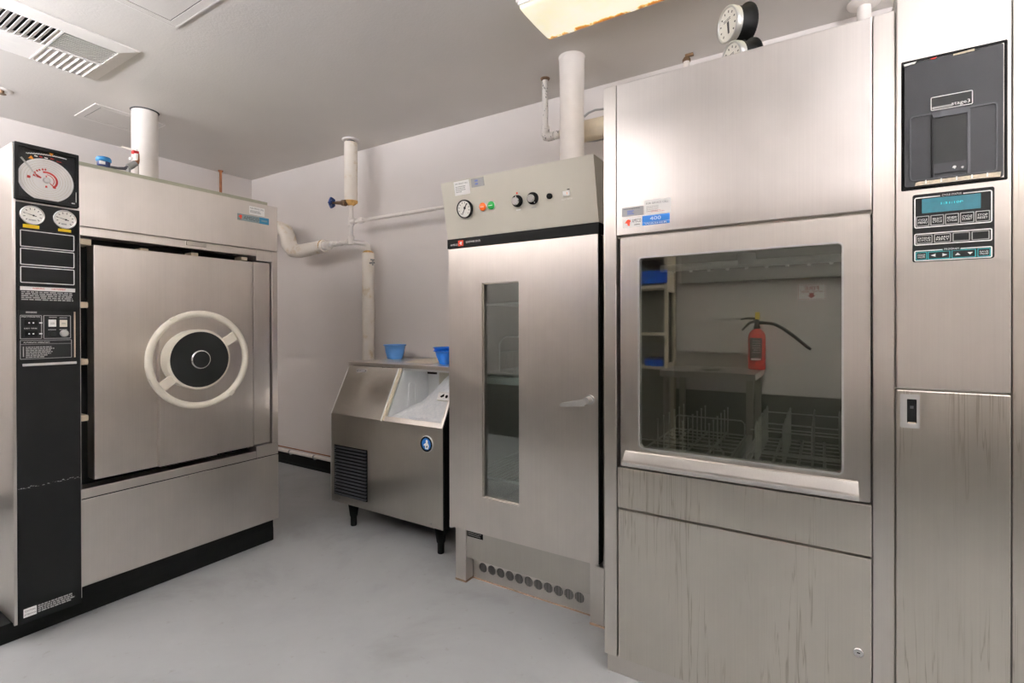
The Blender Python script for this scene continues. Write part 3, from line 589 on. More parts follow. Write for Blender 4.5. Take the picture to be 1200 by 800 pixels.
# door with a window
fd = FY(yd); w = fd.rect(565, 332, 608, 591); wa0, wa1, wb0, wb1 = -1.272, -1.083, .448, 1.388
mb = MB(); mb.holed(fd, rloop(xa, xb-.003, .287, 1.549, .003), rloop(wa0, wa1, wb0, wb1, .001), -.038, 0, 'steel_warm'); DD = O.part('door', mb)
O.part('door_edge', MB().box(xb-.0028, xb+.001, .289, 1.547, -.040, -.002, 'black_matte', 0, fd), DD, label='black edge of the door'); 
O.part('gasket', MB().frame(fd, xa+.006, xb-.006, .295, 1.54, .018, .004, -.045, -.038, 'cream_edge'), DD)
O.part('pane', MB().box(wa0, wa1, wb0, wb1, -.024, -.020, 'glass_oven', 0, fd), DD)
mb = MB(); mb.frame(fd, wa0+.0003, wa1-.0003, wb0+.0003, wb1-.0003, .005, .001, -.018, -.010, 'steel_dark'); O.part('window_trim', mb, DD)
# lever handle
mb = MB(); fh = FY(1.755); p0 = fh.px(657, 474.5); p1 = fh.px(686, 471.2)
pp = [fh.px(x, y) for x, y in ((656.2, 475), (658, 472), (682, 467.8), (686, 468.8), (687, 473), (684.5, 475.5), (659, 476.2))]
mb.prism(fh, pp, -.006, .006, 'alu'); q = fh.px(687, 469.5); mb.cyl((q[0], 1.789, q[1]), (q[0], 1.75, q[1]), .013, 'alu', 20); mb.cyl((q[0], 1.79, q[1]), (q[0], 1.783, q[1]), .019, 'alu', 24); O.part('lever_handle', mb, DD)
# head
b0_ = V((0, yd-.003, 1.593)); fh = Fr(b0_, (1, 0, 0), (0, -.05, .243)); HH = .248
O.part('name_strip', bx(xa-.004, xb+.004, yd-.006, 1.836, 1.551, 1.593, 'black_matte', .002), label='black strip with white lettering')
mb = MB(); prof = [(yd-.003, 1.5935), (1.86, 1.5935), (1.86, 1.835), (yd-.053, 1.837)]
mb.prism(FX(xa-.002), prof, 0, xb-xa+.004, 'beige'); O.part('control_head', mb, label='beige control head leaning forward')
O.part('head_housing', bx(-1.46, -.74, 1.861, 2.55, 1.601, 1.83, 'steel'))
ft = FY(yd-.006); mb = MB(); p = ft.px(528, 288); q = ft.px(536, 285.5); mb.text(ft, 'AMSCO', p[0], q[0]+.002, 1.562, 1.570, 'white', .0006); a0 = ft.px(537, 285)[0]; a1 = ft.px(543, 285)[0]
mb.rplate(ft, a0, a1, 1.558, 1.583, .001, 0, .0006, 'redorange'); blob(mb, ft, ((a0+a1)/2, 1.5705), ((-.8, -.1), (-.2, .6), (.5, .7), (.8, .3), (.5, 0), (.5, -.8), (-.1, -.7), (-.2, -.2)), .010, 'white', .001)
a0 = ft.px(546, 285)[0]; a1 = ft.px(563, 283)[0]; mb.text(ft, 'GLASSWARE DRYER', a0, a1, 1.569, 1.577, 'white', .0006); O.part('lettering', mb)
ga, gb = fh.px(545.8, 244.8); mb = MB(); fg_ = dial(mb, fh.P(ga, gb), fh.n, .040, .014, 'black_gloss')
for i in range(10): t = math.radians(225-30*i); arc(mb, fg_, 0, 0, .024, .030, t-.05, t+.05, 'dark_print', .0005, 1)
mb.poly(fg_, [(-.012, -.025), (.02, .022), (.014, .022), (-.014, -.022)], 'black_matte', .0008); mb.disc(fg_, .004, .004, .006, 'black_matte', .001, 12); O.part('temperature_gauge', mb)
for (x, y, mt, nm) in ((566.4, 242.3, 'orange_btn', 'orange'), (576.2, 240.6, 'green_btn', 'green')):
    a, b = fh.px(x, y); mb = MB(); mb.lathe(fh.P(a, b), fh.n, [(.020, 0), (.020, .003), (.0175, .005)], 'alu', 28, False); mb.lathe(fh.P(a, b), fh.n, [(.0172, .0), (.0172, .007), (.012, .010), (.006, .011)], mt, 28); mb.lines(fh, a-.010, a+.010, b-.002, b+.002, 1, 'white', .0114, .8, 0); O.part('indicator_light', mb, label=nm+' round indicator light')
for (x, y) in ((606.8, 235.5), (625, 232.3)):
    a, b = fh.px(x, y); mb = MB(); mb.lathe(fh.P(a, b), fh.n, [(.024, 0), (.024, .010), (.022, .013), (.016, .013)], 'black_matte', 32); K = O.part('knob', mb)
    O.part('knob_cap', MB().lathe(fh.P(a, b), fh.n, [(.0155, .012), (.0155, .026), (.013, .028)], 'chrome', 28), K)
    mb = MB(); mb.poly(fh, [(a-.0015, b+.015), (a+.0015, b+.015), (a+.0015, b+.021), (a-.0015, b+.021)] if x < 610 else [(a+.008, b-.018), (a+.011, b-.020), (a+.013, b-.016), (a+.010, b-.014)], 'white', .0136)
    if x < 610: mb.poly(fh, [(a-.004, b+.028), (a+.004, b+.028), (a+.004, b+.035), (a-.004, b+.035)], 'redorange', .0006)
    O.part('knob_mark', mb, K); mb = MB(); mb.lines(fh, a-.012, a+.010, b-.038, b-.032, 1, 'white' if x < 610 else 'grey_print', .0006, .8, 0); O.part('knob_print', mb)
a, b = fh.px(644.5, 229.8); O.part('fuse_cap', MB().lathe(fh.P(a, b), fh.n, [(.011, 0), (.011, .010), (.008, .012)], 'black_matte', 20))
a, b = fh.px(664, 226.5); mb = MB(); mb.box(a-.015, a+.015, b-.010, b+.010, 0, .005, 'white', .0015, fh); mb.box(a+.003, a+.005, b-.004, b+.004, .005, .0056, 'amber', 0, fh); mb.box(a+.004, a+.014, b+.013, b+.016, 0, .002, 'black_matte', 0, fh); mb.text(fh, 'DOOR SWITCH', a-.022, a+.022, b-.024, b-.018, 'white', .0006); O.part('rocker_switch', mb)
mb = MB(); a0, a1, b0, b1 = fh.rect(531.5, 213.5, 551.5, 226.5); mb.rplate(fh, a0, a1, b0, b1, .002, 0, .0008, 'white'); mb.text(fh, 'FOR SERVICE CALL', a0+.008, a1-.008, b1-.014, b1-.008, 'dark_print', .0012); mb.lines(fh, a0+.008, a1-.02, b0+.01, b1-.02, 4, 'grey_print', .0012, .5, .5); O.part('service_card', mb)
mb = MB(); a2, a3, b2, b3 = fh.rect(551.8, 211, 567.5, 215.5); mb.rplate(fh, a2, a3, b2-.006, b3+.004, .001, 0, .0008, 'bracket'); mb.lines(fh, a2+.02, a3-.03, b2, b3, 2, 'blue_ink', .0012, .5, .1); O.part('metal_tag', mb)
fk_ = FY(1.876); a0, a1, b0, b1 = fk_.rect(547.5, 622, 566, 632); mb = MB(); mb.rplate(fk_, a0, a1, .218, .252, .001, 0, .0008, 'black_matte'); mb.lines(fk_, a0+.006, a1-.006, .222, .248, 4, 'grey_print', .0012, .5, .2); O.part('rating_plate', mb)
q = FY(1.85).px(529.5, 619); O.part('hinge_cap', MB().cyl((q[0], 1.85, .255), (q[0], 1.85, .286), .011, 'alu', 16))
# inside shelves
for z in (1.30, .965, .50):
    mb = MB(); y0, y1 = 1.9, 2.57
    mb.tube([(-1.446, y0, z), (-.778, y0, z)], .006, 'wire', 8); mb.tube([(-1.446, y1, z), (-.778, y1, z)], .006, 'wire', 8)
    if z == .965: mb.box(-1.446, -.778, y0-.004, y0+.004, z-.03, z+.004, 'wire')
    for k in range(26): x = -1.43+.64*k/25; mb.tube([(x, y0, z+.006), (x, y1, z+.006)], .0028, 'wire', 6)
    O.part('wire_shelf', mb)
for i, (z, xx) in enumerate(((.974, -1.24), (.974, -1.02), )):  # baskets added in place of a reflected chair frame
    bk = Thing('stand_in_basket', ('added wire basket in place of a chair reflection, left one behind the narrow glass' if i == 0 else 'added wire basket in place of a chair reflection, right of the narrow glass'), 'basket', (xx, 2.2, z), 'added wire baskets in the drying cabinet')
    for yy in (2.02, 2.38):
        mb = MB(); mb.tube([(xx-.09+.03*0, yy, z+.004), (xx-.09, yy, z+.14), (xx-.075, yy, z+.165), (xx-.05, yy, z+.175), (xx+.05, yy, z+.175), (xx+.075, yy, z+.165), (xx+.09, yy, z+.14), (xx+.09, yy, z+.004)], .004, 'wire', 8); bk.part('end_hoop', mb)
    mb = MB()
    for zz, dx in ((.004, -.09), (.004, .09), (.10, -.09), (.10, .09), (.004, 0)): mb.tube([(xx+dx, 2.02, z+zz), (xx+dx, 2.38, z+zz)], .003, 'wire', 6)
    for k in range(7): yy = 2.02+.06*k; mb.tube([(xx-.09, yy, z+.10), (xx-.09, yy, z+.004), (xx+.09, yy, z+.004), (xx+.09, yy, z+.10)], .0018, 'wire', 6)
    bk.part('wire_tray', mb)
# ================================================================== GLASSWARE WASHER (right)
W = Thing('glassware_washer', 'wide stainless glassware washer with a large dark glass door and black control modules', 'washer', (-.1, 1.98, 0))
yw = 1.645; fwp = FY(yw); xl, xr = -.602, .1075
mb = MB(); mb.box(-.65, -.604, yw, 2.36, .062, 2.024, 'steel', .004); mb.box(.110, .157, yw, 2.36, .062, 2.024, 'steel', .003)
mb.box(-.604, .110, 1.667, 2.36, 1.50, 2.018, 'steel_dark'); mb.box(-.604, .110, 1.667, 2.36, .062, .70, 'steel_dark'); mb.box(-.604, .110, 2.32, 2.36, .70, 1.50, 'steel_dark'); mb.box(.157, 1.12, 1.66, 2.36, .062, 2.06, 'steel_dark')
W.part('cabinet', mb)
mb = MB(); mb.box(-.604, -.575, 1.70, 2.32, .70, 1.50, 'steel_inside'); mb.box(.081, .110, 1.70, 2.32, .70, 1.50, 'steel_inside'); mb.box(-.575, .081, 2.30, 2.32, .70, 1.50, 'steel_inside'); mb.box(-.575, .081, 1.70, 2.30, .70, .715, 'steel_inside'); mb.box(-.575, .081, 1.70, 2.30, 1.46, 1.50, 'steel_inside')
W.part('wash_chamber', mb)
mb = MB(); mb.tube([(-.55, 2.0, 1.425), (.06, 2.0, 1.425)], .014, 'wire', 12); mb.cyl((-.24, 2.0, 1.42), (-.24, 2.0, 1.46), .03, 'wire', 16)
for k in range(9): mb.cyl((-.5+.065*k, 2.0, 1.405), (-.5+.065*k, 2.0, 1.415), .006, 'wire', 8)
W.part('spray_arm', mb)
mb = MB()
for x in (-.262, -.232): mb.box(x-.008, x+.008, 1.71, 2.29, .716, .745, 'wire', .002)
W.part('rack_rail', mb)
W.part('plinth', bx(-.643, 1.12, 1.657, 2.35, 0, .062, 'steel'))
W.part('upper_panel', bx(xl, xr, yw, 1.667, 1.507, 2.022, 'steel_wave', .0025), label='rippled stainless upper panel')
W.part('ledge_panel', bx(xl+.001, xr, yw, 1.667, .5795, .7165, 'steel_drip', .002))
LD = W.part('lower_panel', bx(xl+.003, xr, yw, 1.667, .064, .573, 'steel_drip', .0035), label='lower panel streaked with dried drips')
q = fwp.px(1006, 764); mb = MB(); mb.lathe((q[0], yw, q[1]), (0, -1, 0), [(.0125, 0), (.0125, .003), (.010, .005), (.007, .004)], 'chrome', 24); mb.box(q[0]-.0035, q[0]+.0035, q[1]-.001, q[1]+.001, .0042, .0046, 'black_matte', 0, fwp); W.part('lock', mb, LD)
# door with window
fD = FY(1.651); ga0, ga1, gb0, gb1 = -.527, .0415, .790, 1.426
mb = MB(); mb.holed(fD, rloop(-.592, .1045, .722, 1.499, .002), rloop(ga0, ga1, gb0, gb1, .012), -.028, 0, 'steel'); DW = W.part('door', mb)
W.part('window_lip', MB().frame(fD, ga0-.004, ga1+.004, gb0-.004, gb1+.004, .005, .015, -.006, .003, 'alu'), DW)
W.part('pane', MB().box(ga0+.0005, ga1-.0005, gb0+.0005, gb1-.0005, -.014, -.009, 'glass_wash', 0, fD), DW)
mb = MB(); mb.prism(FX(-.574), [(1.6505, .776), (1.640, .774), (1.618, .750), (1.612, .746), (1.612, .733), (1.618, .730), (1.6505, .730)], 0, .652, 'steel'); mb.box(-.574, .078, 1.6105, 1.613, .734, .745, 'alu', .001)
W.part('door_sill', mb, DW, label='sloped stainless grip along the door bottom')
# stickers
mb = MB(); a0, am, a1 = -.581, -.514, -.424; b0, b1 = 1.531, 1.562
mb.rplate(fwp, a0, am, b0, b1, .001, 0, .0008, 'white'); mb.rplate(fwp, am, a1, b0+.011, b1+.002, .001, 0, .0008, 'blue'); mb.rplate(fwp, am, a1, b0+.001, b0+.010, .001, 0, .0008, 'blue')
emblem(mb, fwp, a0+.018, (b0+b1)/2, .022, 'redorange', .0012); mb.text(fwp, 'AMSCO', a0+.033, am-.004, b0+.014, b1-.004, 'dark_print', .0012); mb.lines(fwp, a0+.04, am-.008, b0+.005, b0+.010, 1, 'dark_print', .0012, .5, 0)
mb.text(fwp, '400', am+.026, am+.062, b0+.016, b1-.003, 'white', .0012); mb.text(fwp, 'WASHER', am+.008, a1-.008, b0+.003, b0+.0085, 'white', .0012); W.part('maker_label', mb, label='white and blue maker label reading AMSCO 400')
mb = MB(); mb.rplate(fwp, -.507, -.4195, 1.5665, 1.6145, .003, 0, .001, 'white'); mb.text(fwp, 'FOR SERVICE CALL', -.500, -.428, 1.600, 1.606, 'dark_print', .0014); mb.lines(fwp, -.50, -.45, 1.574, 1.595, 4, 'grey_print', .0014, .4, .4); mb.lines(fwp, -.485, -.44, 1.572, 1.58, 2, 'red', .0013, .25, .3); W.part('service_card', mb)
mb = MB(); mb.rplate(fwp, -.584, -.510, 1.568, 1.599, .003, 0, .0008, 'bracket'); mb.lines(fwp, -.578, -.518, 1.59, 1.596, 1, 'dark_print', .0012, .4, .1); mb.lines(fwp, -.565, -.54, 1.573, 1.588, 3, 'blue_ink', .0012, .6, .3); W.part('metal_tag', mb)
# control column
fC = FY(1.635)
UP = W.part('control_panel', MB().box(.159, .3765, 1.037, 2.058, -.025, 0, 'steel', .003, fC)); AD = W.part('access_door', MB().box(.159, .3765, .064, 1.0325, -.025, 0, 'steel_drip', .003, fC))
W.part('end_panel', MB().box(.379, 1.12, .064, 2.058, -.025, -.003, 'steel_drip', .003, fC))
# printer module
mb = MB(); a0, a1, b0, b1 = .171, .3675, 1.547, 1.8755; mb.frame(fC, a0-.002, a1+.002, b0-.002, b1+.002, .006, .003, -.004, .0015, 'black_matte')
mb.rplate(fC, a0+.004, a1-.007, b0+.005, b1-.008, .004, -.002, .009, 'char')
PM = W.part('printer_module', mb, label='charcoal printer module marked stage3')
fP = FY(1.626); a2, a3 = fP.px(1066, 200)[0], fP.px(1169, 180)[0]; b2, b3 = fP.px(1100, 209)[1], fP.px(1118, 128)[1]
mb = MB(); mb.frame(fP, a2, a3, b2, b3, .003, .008, 0, .0022, 'char2'); mb.rplate(fP, a2+.002, a3-.002, b2+.002, b3-.002, .006, -.001, .0006, 'char'); W.part('cover_frame', mb, PM)
c0, c1 = fP.px(1094, 170)[0], fP.px(1133, 170)[0]
mb = MB(); mb.prism(fP, [(c0-.004, b3-.002), (c1+.006, b3-.002), (c1, b3-.014), (c0, b3-.014)], 0, .004, 'char2'); mb.box(c0, c1, b2+.012, b3-.014, -.001, .0012, 'black_gloss', 0, fP); mb.box(c0-.005, c0, b2+.004, b3-.005, 0, .003, 'black', .001, fP); mb.box(c1, c1+.006, b2+.004, b3-.005, 0, .003, 'char2', .001, fP)
zt = fP.px(1113, 190)[1]; mb.box(c0, c1, b2+.012, zt, .001, .003, 'char', .0005, fP)
for x, y, s in ((1118, 196, .0042), (1127.5, 196, .003)): q = fP.px(x, y); blob(mb, fP, q, ((-1, -.3), (-.5, .7), (.4, .9), (1, .2), (.6, -.5), (.1, -1.2), (-.3, -.5)), s, 'white', .0034)
W.part('paper_slot', mb, PM)
mb = MB(); d0, d1 = fP.px(1090.5, 120)[0], fP.px(1140, 115)[0]; e0, e1 = fP.px(1115, 126.2)[1], fP.px(1115, 110)[1]; mb.rplate(fP, d0, d1, e0, e1, .003, 0, .001, 'black_gloss'); mb.frame(fP, d0, d1, e0, e1, .0018, .003, .0008, .0016, 'white')
mb.box(d0+.003, d0+.042, e0+.004, e0+.009, .001, .0014, 'grey_print', 0, fP); mb.text(fP, 'stage3', d0+.040, d1-.005, e0+.003, e0+.014, 'white', .0016); W.part('logo_plate', mb, PM)
mb = MB(); pts = [fP.px(x, y) for x, y in ((1073, 214.5), (1077, 213), (1173, 201), (1172, 207), (1150, 208.8), (1120, 212.4), (1085, 216.5), (1072, 218))]; mb.prism(fP, pts, 0, .0012, 'tape')
for k in range(5): q = fP.px(1084+18*k, 213.4-2.1*k); mb.box(q[0], q[0]+.003, q[1]-.004, q[1]+.005, .0012, .0016, 'white', 0, fP)
W.part('tape_remnant', mb, PM)
for pq, mt in ((((1117, 63.5), (1142, 57), (1142, 59.5), (1117, 65.5)), 'tape'), (((1059, 76), (1074, 72), (1072, 75), (1060, 78)), 'white'), (((1090, 69), (1098, 66.5), (1096, 69), (1091, 70)), 'red')):
    W.part('tape_remnant', MB().prism(fP, [fP.px(x, y) for x, y in pq], 0, .0012, mt), PM)
# keypad
mb = MB(); k0, k1, m0, m1 = .192, .3465, 1.360, 1.532; mb.rplate(fC, k0, k1, m0, m1, .005, 0, .002, 'black'); fK = FY(1.633)
def U(x, y): return k0+(k1-k0)*x, m0+(m1-m0)*y
def fbx(x0, x1, y0, y1, w, r, mat, c0=0, c1=.0008): p, q = U(x0, y0), U(x1, y1); mb.frame(fK, p[0], q[0], p[1], q[1], w, r, c0, c1, mat)
fbx(.02, .975, .50, .955, .0025, .005, 'white'); fbx(.02, .975, .245, .42, .0025, .004, 'white'); fbx(.02, .975, .01, .17, .0025, .004, 'white')
for tx, x0, x1, y0, y1 in (('CYCLE STATUS', .37, .61, .94, .965), ('PROGRAM', .40, .58, .155, .18)):
    p, q = U(x0-.02, y0-.015), U(x1+.02, y1+.015); mb.rplate(fK, p[0], q[0], p[1], q[1], .001, 0, .0012, 'black'); p, q = U(x0, y0), U(x1, y1); mb.text(fK, tx, p[0], q[0], p[1], q[1], 'white', .0014)
KP = W.part('keypad', mb, label='black membrane keypad with teal display')
mb = MB(); p, q = U(.12, .715), U(.84, .925); mb.rplate(fK, p[0], q[0], p[1], q[1], .001, 0, .0008, 'display'); p, q = U(.36, .82), U(.63, .85); mb.text(fK, '1:31:10P', p[0], q[0], p[1], q[1], 'display_txt', .0012); W.part('display', mb, KP)
def btn(x0, x1, y0, y1, l1, l2, rim, glyph=None):
    global mb
    mb = MB(); fbx(x0, x1, y0, y1, .0018, .0015, rim, 0, .001); p, q = U(x0, y0), U(x1, y1); a = p[0]+.004; b = q[0]-.004; h = q[1]-p[1]
    if l1: mb.text(fK, l1, a, b, p[1]+h*.52, p[1]+h*.72, 'white', .001); mb.text(fK, l2, a, b, p[1]+h*.26, p[1]+h*.46, 'white', .001)
    if glyph:
        for gx, kind in glyph:
            c = U(gx, (y0+y1)/2); s = .0052; T = {'l': ((-1, 0), (.8, .75), (.8, -.75)), 'r': ((1, 0), (-.8, -.75), (-.8, .75)), 'u': ((-1, -.55), (1, -.55), (0, .65)), 'd': ((-1, .55), (0, -.65), (1, .55))}[kind]
            mb.poly(fK, [(c[0]+s*i, c[1]+s*j) for i, j in T], 'white', .001)
    W.part('button', mb, KP)
for i, (l1, l2) in enumerate((('CYCLE', 'MENU'), ('SELECT', 'CYCLE'), ('REVIEW', 'CYCLE'), ('CYCLE', 'START'), ('STOP', 'RESET'))): btn(.045+.183*i, .215+.183*i, .525, .675, l1, l2, 'grey_print')
for i, (l1, l2) in enumerate((('EXTEND', 'CYCLE'), ('ALARM', 'REPLY'), ('', ''), ('', ''))): btn(.045+.229*i, .255+.229*i, .27, .395, l1, l2, 'grey_print')
btn(.04, .185, .03, .145, 'CHANGE', 'VALUES', 'teal'); btn(.195, .475, .03, .145, '', '', 'teal', ((.265, 'l'), (.405, 'r'))); btn(.49, .785, .03, .145, '', '', 'teal', ((.565, 'u'), (.715, 'd'))); btn(.80, .955, .03, .145, 'SAVE', 'VALUES', 'teal')
mb = MB()
for tx, x0, x1 in (('CURSOR', .28, .39), ('VALUE', .59, .68)): p, q = U(x0, .140), U(x1, .160); W.part('keypad_print', MB().text(fK, tx, p[0], q[0], p[1], q[1], 'teal', .0018), KP)
mb = MB(); mb.holed(fC, rloop(.1665, .206, .935, 1.0215, .003), rloop(.1805, .2005, .9475, 1.0095, .002), 0, .0025, 'alu'); mb.box(.180, .201, .947, 1.010, -.0005, .0006, 'black_matte', 0, fC); mb.box(.187, .194, .985, .992, .0006, .0012, 'dark_print', 0, fC); mb.box(.182, .199, .947, .950, .0006, .0014, 'tape', 0, fC); W.part('recessed_latch', mb, AD)
# racks in the chamber
def rack(label, x0, x1, z0, kind):
    y0, y1 = 1.745, 2.26
    r_ = Thing('wire_rack', label, 'rack', ((x0+x1)/2, 2.0, .716), 'wire racks in the wash chamber'); mb = MB(); zb = .745
    mb.tube([(x0, y0, zb), (x1, y0, zb), (x1, y1, zb), (x0, y1, zb), (x0, y0, zb)], .004, 'wire', 8)
    for k in range(1, 8): y = y0+(y1-y0)*k/8; mb.tube([(x0, y, zb), (x1, y, zb)], .0028, 'wire', 6)
    for k in range(1, 4): x = x0+(x1-x0)*k/4; mb.tube([(x, y0, zb+.004), (x, y1, zb+.004)], .005, 'wire', 6)
    for x in (x0, x1):
        for y in (y0+.03, y1-.03): mb.tube([(x, y, zb), (x, y, .717)], .005, 'wire', 6)
    r_.part('base_grid', mb)
    for y, h in ((y0, .055), (y1, .06)):
        mb = MB(); mb.tube([(x0+.004, y, zb), (x0+.004, y, zb+h-.012), (x0+.016, y, zb+h), (x1-.016, y, zb+h), (x1-.004, y, zb+h-.012), (x1-.004, y, zb)], .0032, 'wire', 8); r_.part('rail', mb)
    if kind == 'pins':
        for i in range(3):
            for k in range(6):
                x = x0+(x1-x0)*(.2+.3*i); y = 1.80+.078*k; mb = MB(); mb.cyl((x, y, zb), (x, y, zb+.118), .0024, 'wire', 8); mb.lathe((x, y, zb+.116), (0, 0, 1), [(.003, 0), (.004, .003), (.003, .006)], 'wire', 8); r_.part('pin', mb)
    else:
        for i in range(4):
            for k in range(5):
                x = x0+.025+(x1-x0-.05)*i/3; y = 1.80+.09*k; mb = MB(); mb.tube([(x, y, zb), (x, y, zb+.125), (x+.001, y+.015, zb+.138), (x+.001, y+.03, zb+.138), (x, y+.045, zb+.125), (x, y+.045, zb)], .003, 'wire', 8); r_.part('divider_hoop', mb)
        mb = MB()
        for zz in (.05, .115): mb.tube([(x0+.01, 1.80, zb+zz), (x1-.01, 1.80, zb+zz)], .0026, 'wire', 6); mb.tube([(x0+.01, 2.205, zb+zz), (x1-.01, 2.205, zb+zz)], .0026, 'wire', 6)
        r_.part('cross_wire', mb)
rack('wire peg rack with upright pins behind the left half of the washer glass', -.565, -.275, .745, 'pins')
rack('wire rack with rows of tall hoops behind the right half of the washer glass', -.215, .072, .745, 'hoops')
# ================================================================== PIPES, GAUGES
P_ = Thing('steam_pipe', 'white lagged steam pipe dropping from ceiling to the wall behind the ice machine', 'pipe', (-2.95, 2.5, 1.82))
px0, py0 = -2.95, 2.50
mb = MB(); mb.lathe((px0, py0, 2.105), (0, 0, 1), [(.042, 0), (.047, .01), (.048, .3), (.046, .44)], 'lagging', 28); P_.part('lagging_sleeve', mb, label='lagged upper pipe')
mb = MB(); mb.lathe((px0, py0, 2.085), (0, 0, 1), [(.02, 0), (.036, .012), (.048, .022), (.05, .034)], 'lag_cut', 24); P_.part('frayed_end', mb)
mb = MB(); mb.lathe((px0, py0, 2.548), (0, 0, 1), [(.05, .012), (.063, .014), (.063, .0205)], 'paint_pipe', 32); mb.cyl((px0, py0, 2.535), (px0, py0, 2.561), .030, 'dark_print', 20); P_.part('ceiling_flange', mb)
mb = MB(); mb.cyl((px0, py0, 1.825), (px0, py0, 2.10), .0155, 'paint_pipe', 18)
for z in (1.965, 1.83): mb.lathe((px0, py0, z-.03), (0, 0, 1), [(.021, 0), (.023, .006), (.021, .012), (.02, .03), (.021, .05), (.023, .056), (.021, .062)], 'paint_pipe', 18)
P_.part('drop_pipe', mb)
mb = MB(); mb.tube([(px0, py0+.0, 1.965), (-1.5, py0+.02, 1.967)], .0125, 'paint_pipe', 14); mb.cyl((px0+.005, py0, 1.965), (px0+.05, py0, 1.965), .019, 'paint_pipe', 16)
mb.lathe((px0+.085, py0, 1.965), (1, 0, 0), [(.018, 0), (.024, .006), (.024, .026), (.019, .032), (.018, .05)], 'paint_pipe', 8); P_.part('branch_pipe', mb)
mb = MB(); mb.cyl((px0, py0, 1.825), (-3.25, py0, 1.815), .0145, 'paint_pipe', 16)
for x, r in ((-2.99, .022), (-3.06, .019), (-3.12, .021), (-3.16, .024)): mb.lathe((x-.015, py0, 1.82), (1, 0, 0), [(r*.85, 0), (r, .006), (r, .022), (r*.85, .03)], 'paint_pipe', 14)
mb.lathe((-3.255, py0, 1.816), (1, 0, 0), [(.02, 0), (.036, .004), (.036, .016), (.028, .02), (.028, .045), (.036, .048), (.036, .058), (.02, .064)], 'paint_pipe', 16); P_.part('union_pipe', mb)
mb = MB(); path = [(-3.25, py0, 1.815), (-3.40, py0, 1.806), (-3.56, py0, 1.80), (-3.64, py0, 1.815), (-3.69, py0, 1.86), (-3.71, py0, 1.93), (-3.74, py0, 1.985), (-3.80, py0-.01, 2.01), (-3.95, py0-.04, 2.01), (-4.25, py0-.06, 2.0)]
mb.tube(path, [.048, .051, .053, .058, .061, .059, .057, .054, .052, .052], 'lagging', 20); P_.part('lagged_bend', mb)
mb = MB(); mb.lathe((-3.255, py0, 1.8155), (-1, 0, 0), [(.03, -.008), (.046, .002), (.0495, .012), (.049, .016)], 'lag_cut', 18, False); mb.tube([(-3.79, py0-.035, 2.035), (-3.95, py0-.07, 2.035), (-4.15, py0-.09, 2.025)], [.022, .03, .03], 'lag_cut', 12); P_.part('frayed_lagging', mb)
mb = MB(); mb.tube([(px0, py0, 1.822), (px0+.04, py0+.04, 1.812), (px0+.06, py0+.075, 1.812), (px0+.066, py0+.095, 1.80), (px0+.068, py0+.1, 1.77), (px0+.068, py0+.1, 1.73)], [.016, .016, .019, .022, .02, .02], 'paint_pipe', 14); P_.part('elbow', mb)
xk, yk = px0+.068-.03, py0+.1
mb = MB(); mb.lathe((xk+.03, yk, 0), (0, 0, 1), [(.045, 0), (.045, .98), (.043, 1.1), (.046, 1.3), (.044, 1.5), (.045, 1.70), (.044, 1.745)], 'lagging', 24); P_.part('riser_sleeve', mb, label='stained lagged riser'); 
mb = MB(); mb.lathe((xk+.03, yk, 1.742), (0, 0, 1), [(.045, 0), (.034, .014), (.02, .02)], 'lag_cut', 18); P_.part('frayed_cuff', mb)
mb = MB(); mb.cyl((xk+.07, yk-.02, 1.665), (xk+.115, yk-.02, 1.665), .007, 'bracket', 10); mb.cyl((xk+.10, yk-.02, 1.645), (xk+.10, yk-.02, 1.69), .005, 'bracket', 10); mb.cyl((xk+.115, yk-.02, 1.685), (xk+.08, yk-.02, 1.69), .005, 'bracket', 8); P_.part('drain_tap', mb)
# valve
vx = px0; vz = 2.115
mb = MB(); mb.lathe((vx, py0-.05, vz-.02), (-.98, -.1, .12), [(.024, 0), (.022, .03), (.015, .04), (.012, .09), (.008, .10), (.008, .13)], 'brass', 16); P_.part('valve_body', mb)
hc = V((vx, py0-.05, vz-.02))+V((-.98, -.1, .12)).normalized()*.135; ax = V((-.98, -.35, .12)); mb = MB(); mb.torus(hc, ax, .032, .007, 'valve_blue', 32, 8); t1 = ax.normalized().orthogonal().normalized(); t2 = ax.normalized().cross(t1)
for k in range(5): t = 2*PI*k/5; mb.tube([hc, hc+(t1*math.cos(t)+t2*math.sin(t))*.032], .0055, 'valve_blue', 8); mb.lathe(hc+(t1*math.cos(t+.6)+t2*math.sin(t+.6))*.032-ax.normalized()*.009, ax, [(.006, 0), (.0105, .005), (.0105, .013), (.006, .018)], 'valve_blue', 10)
mb.lathe(hc-ax.normalized()*.008, ax, [(.012, 0), (.012, .016)], 'valve_blue', 12); P_.part('valve_handwheel', mb, label='small blue valve handwheel')
# vent pipe on the sterilizer
q = FZ(ZC).px(172, 128); cxp, cyp = -3.672, 1.475
T_ = Thing('vent_pipe', 'white round vent pipe rising from the sterilizer top to the ceiling', 'pipe', (cxp, cyp, 1.884)); mb = MB(); mb.cyl((cxp, cyp, 1.8845), (cxp, cyp, 2.565), .070, 'paint_pipe', 40); T_.part('pipe', mb)
mb = MB(); mb.lathe((cxp, cyp, 2.245), (0, 0, 1), [(.0705, 0), (.0718, .002), (.0705, .004)], 'paint_pipe', 40, False); mb.box(cxp-.015, cxp+.01, cyp-.083, cyp-.068, 2.242, 2.258, 'white', .002); T_.part('joint_band', mb)
mb = MB(); mb.lathe((cxp, cyp, 2.5635), (0, 0, 1), [(.074, 0), (.078, .006)], 'dark_print', 40); T_.part('ceiling_collar', mb)
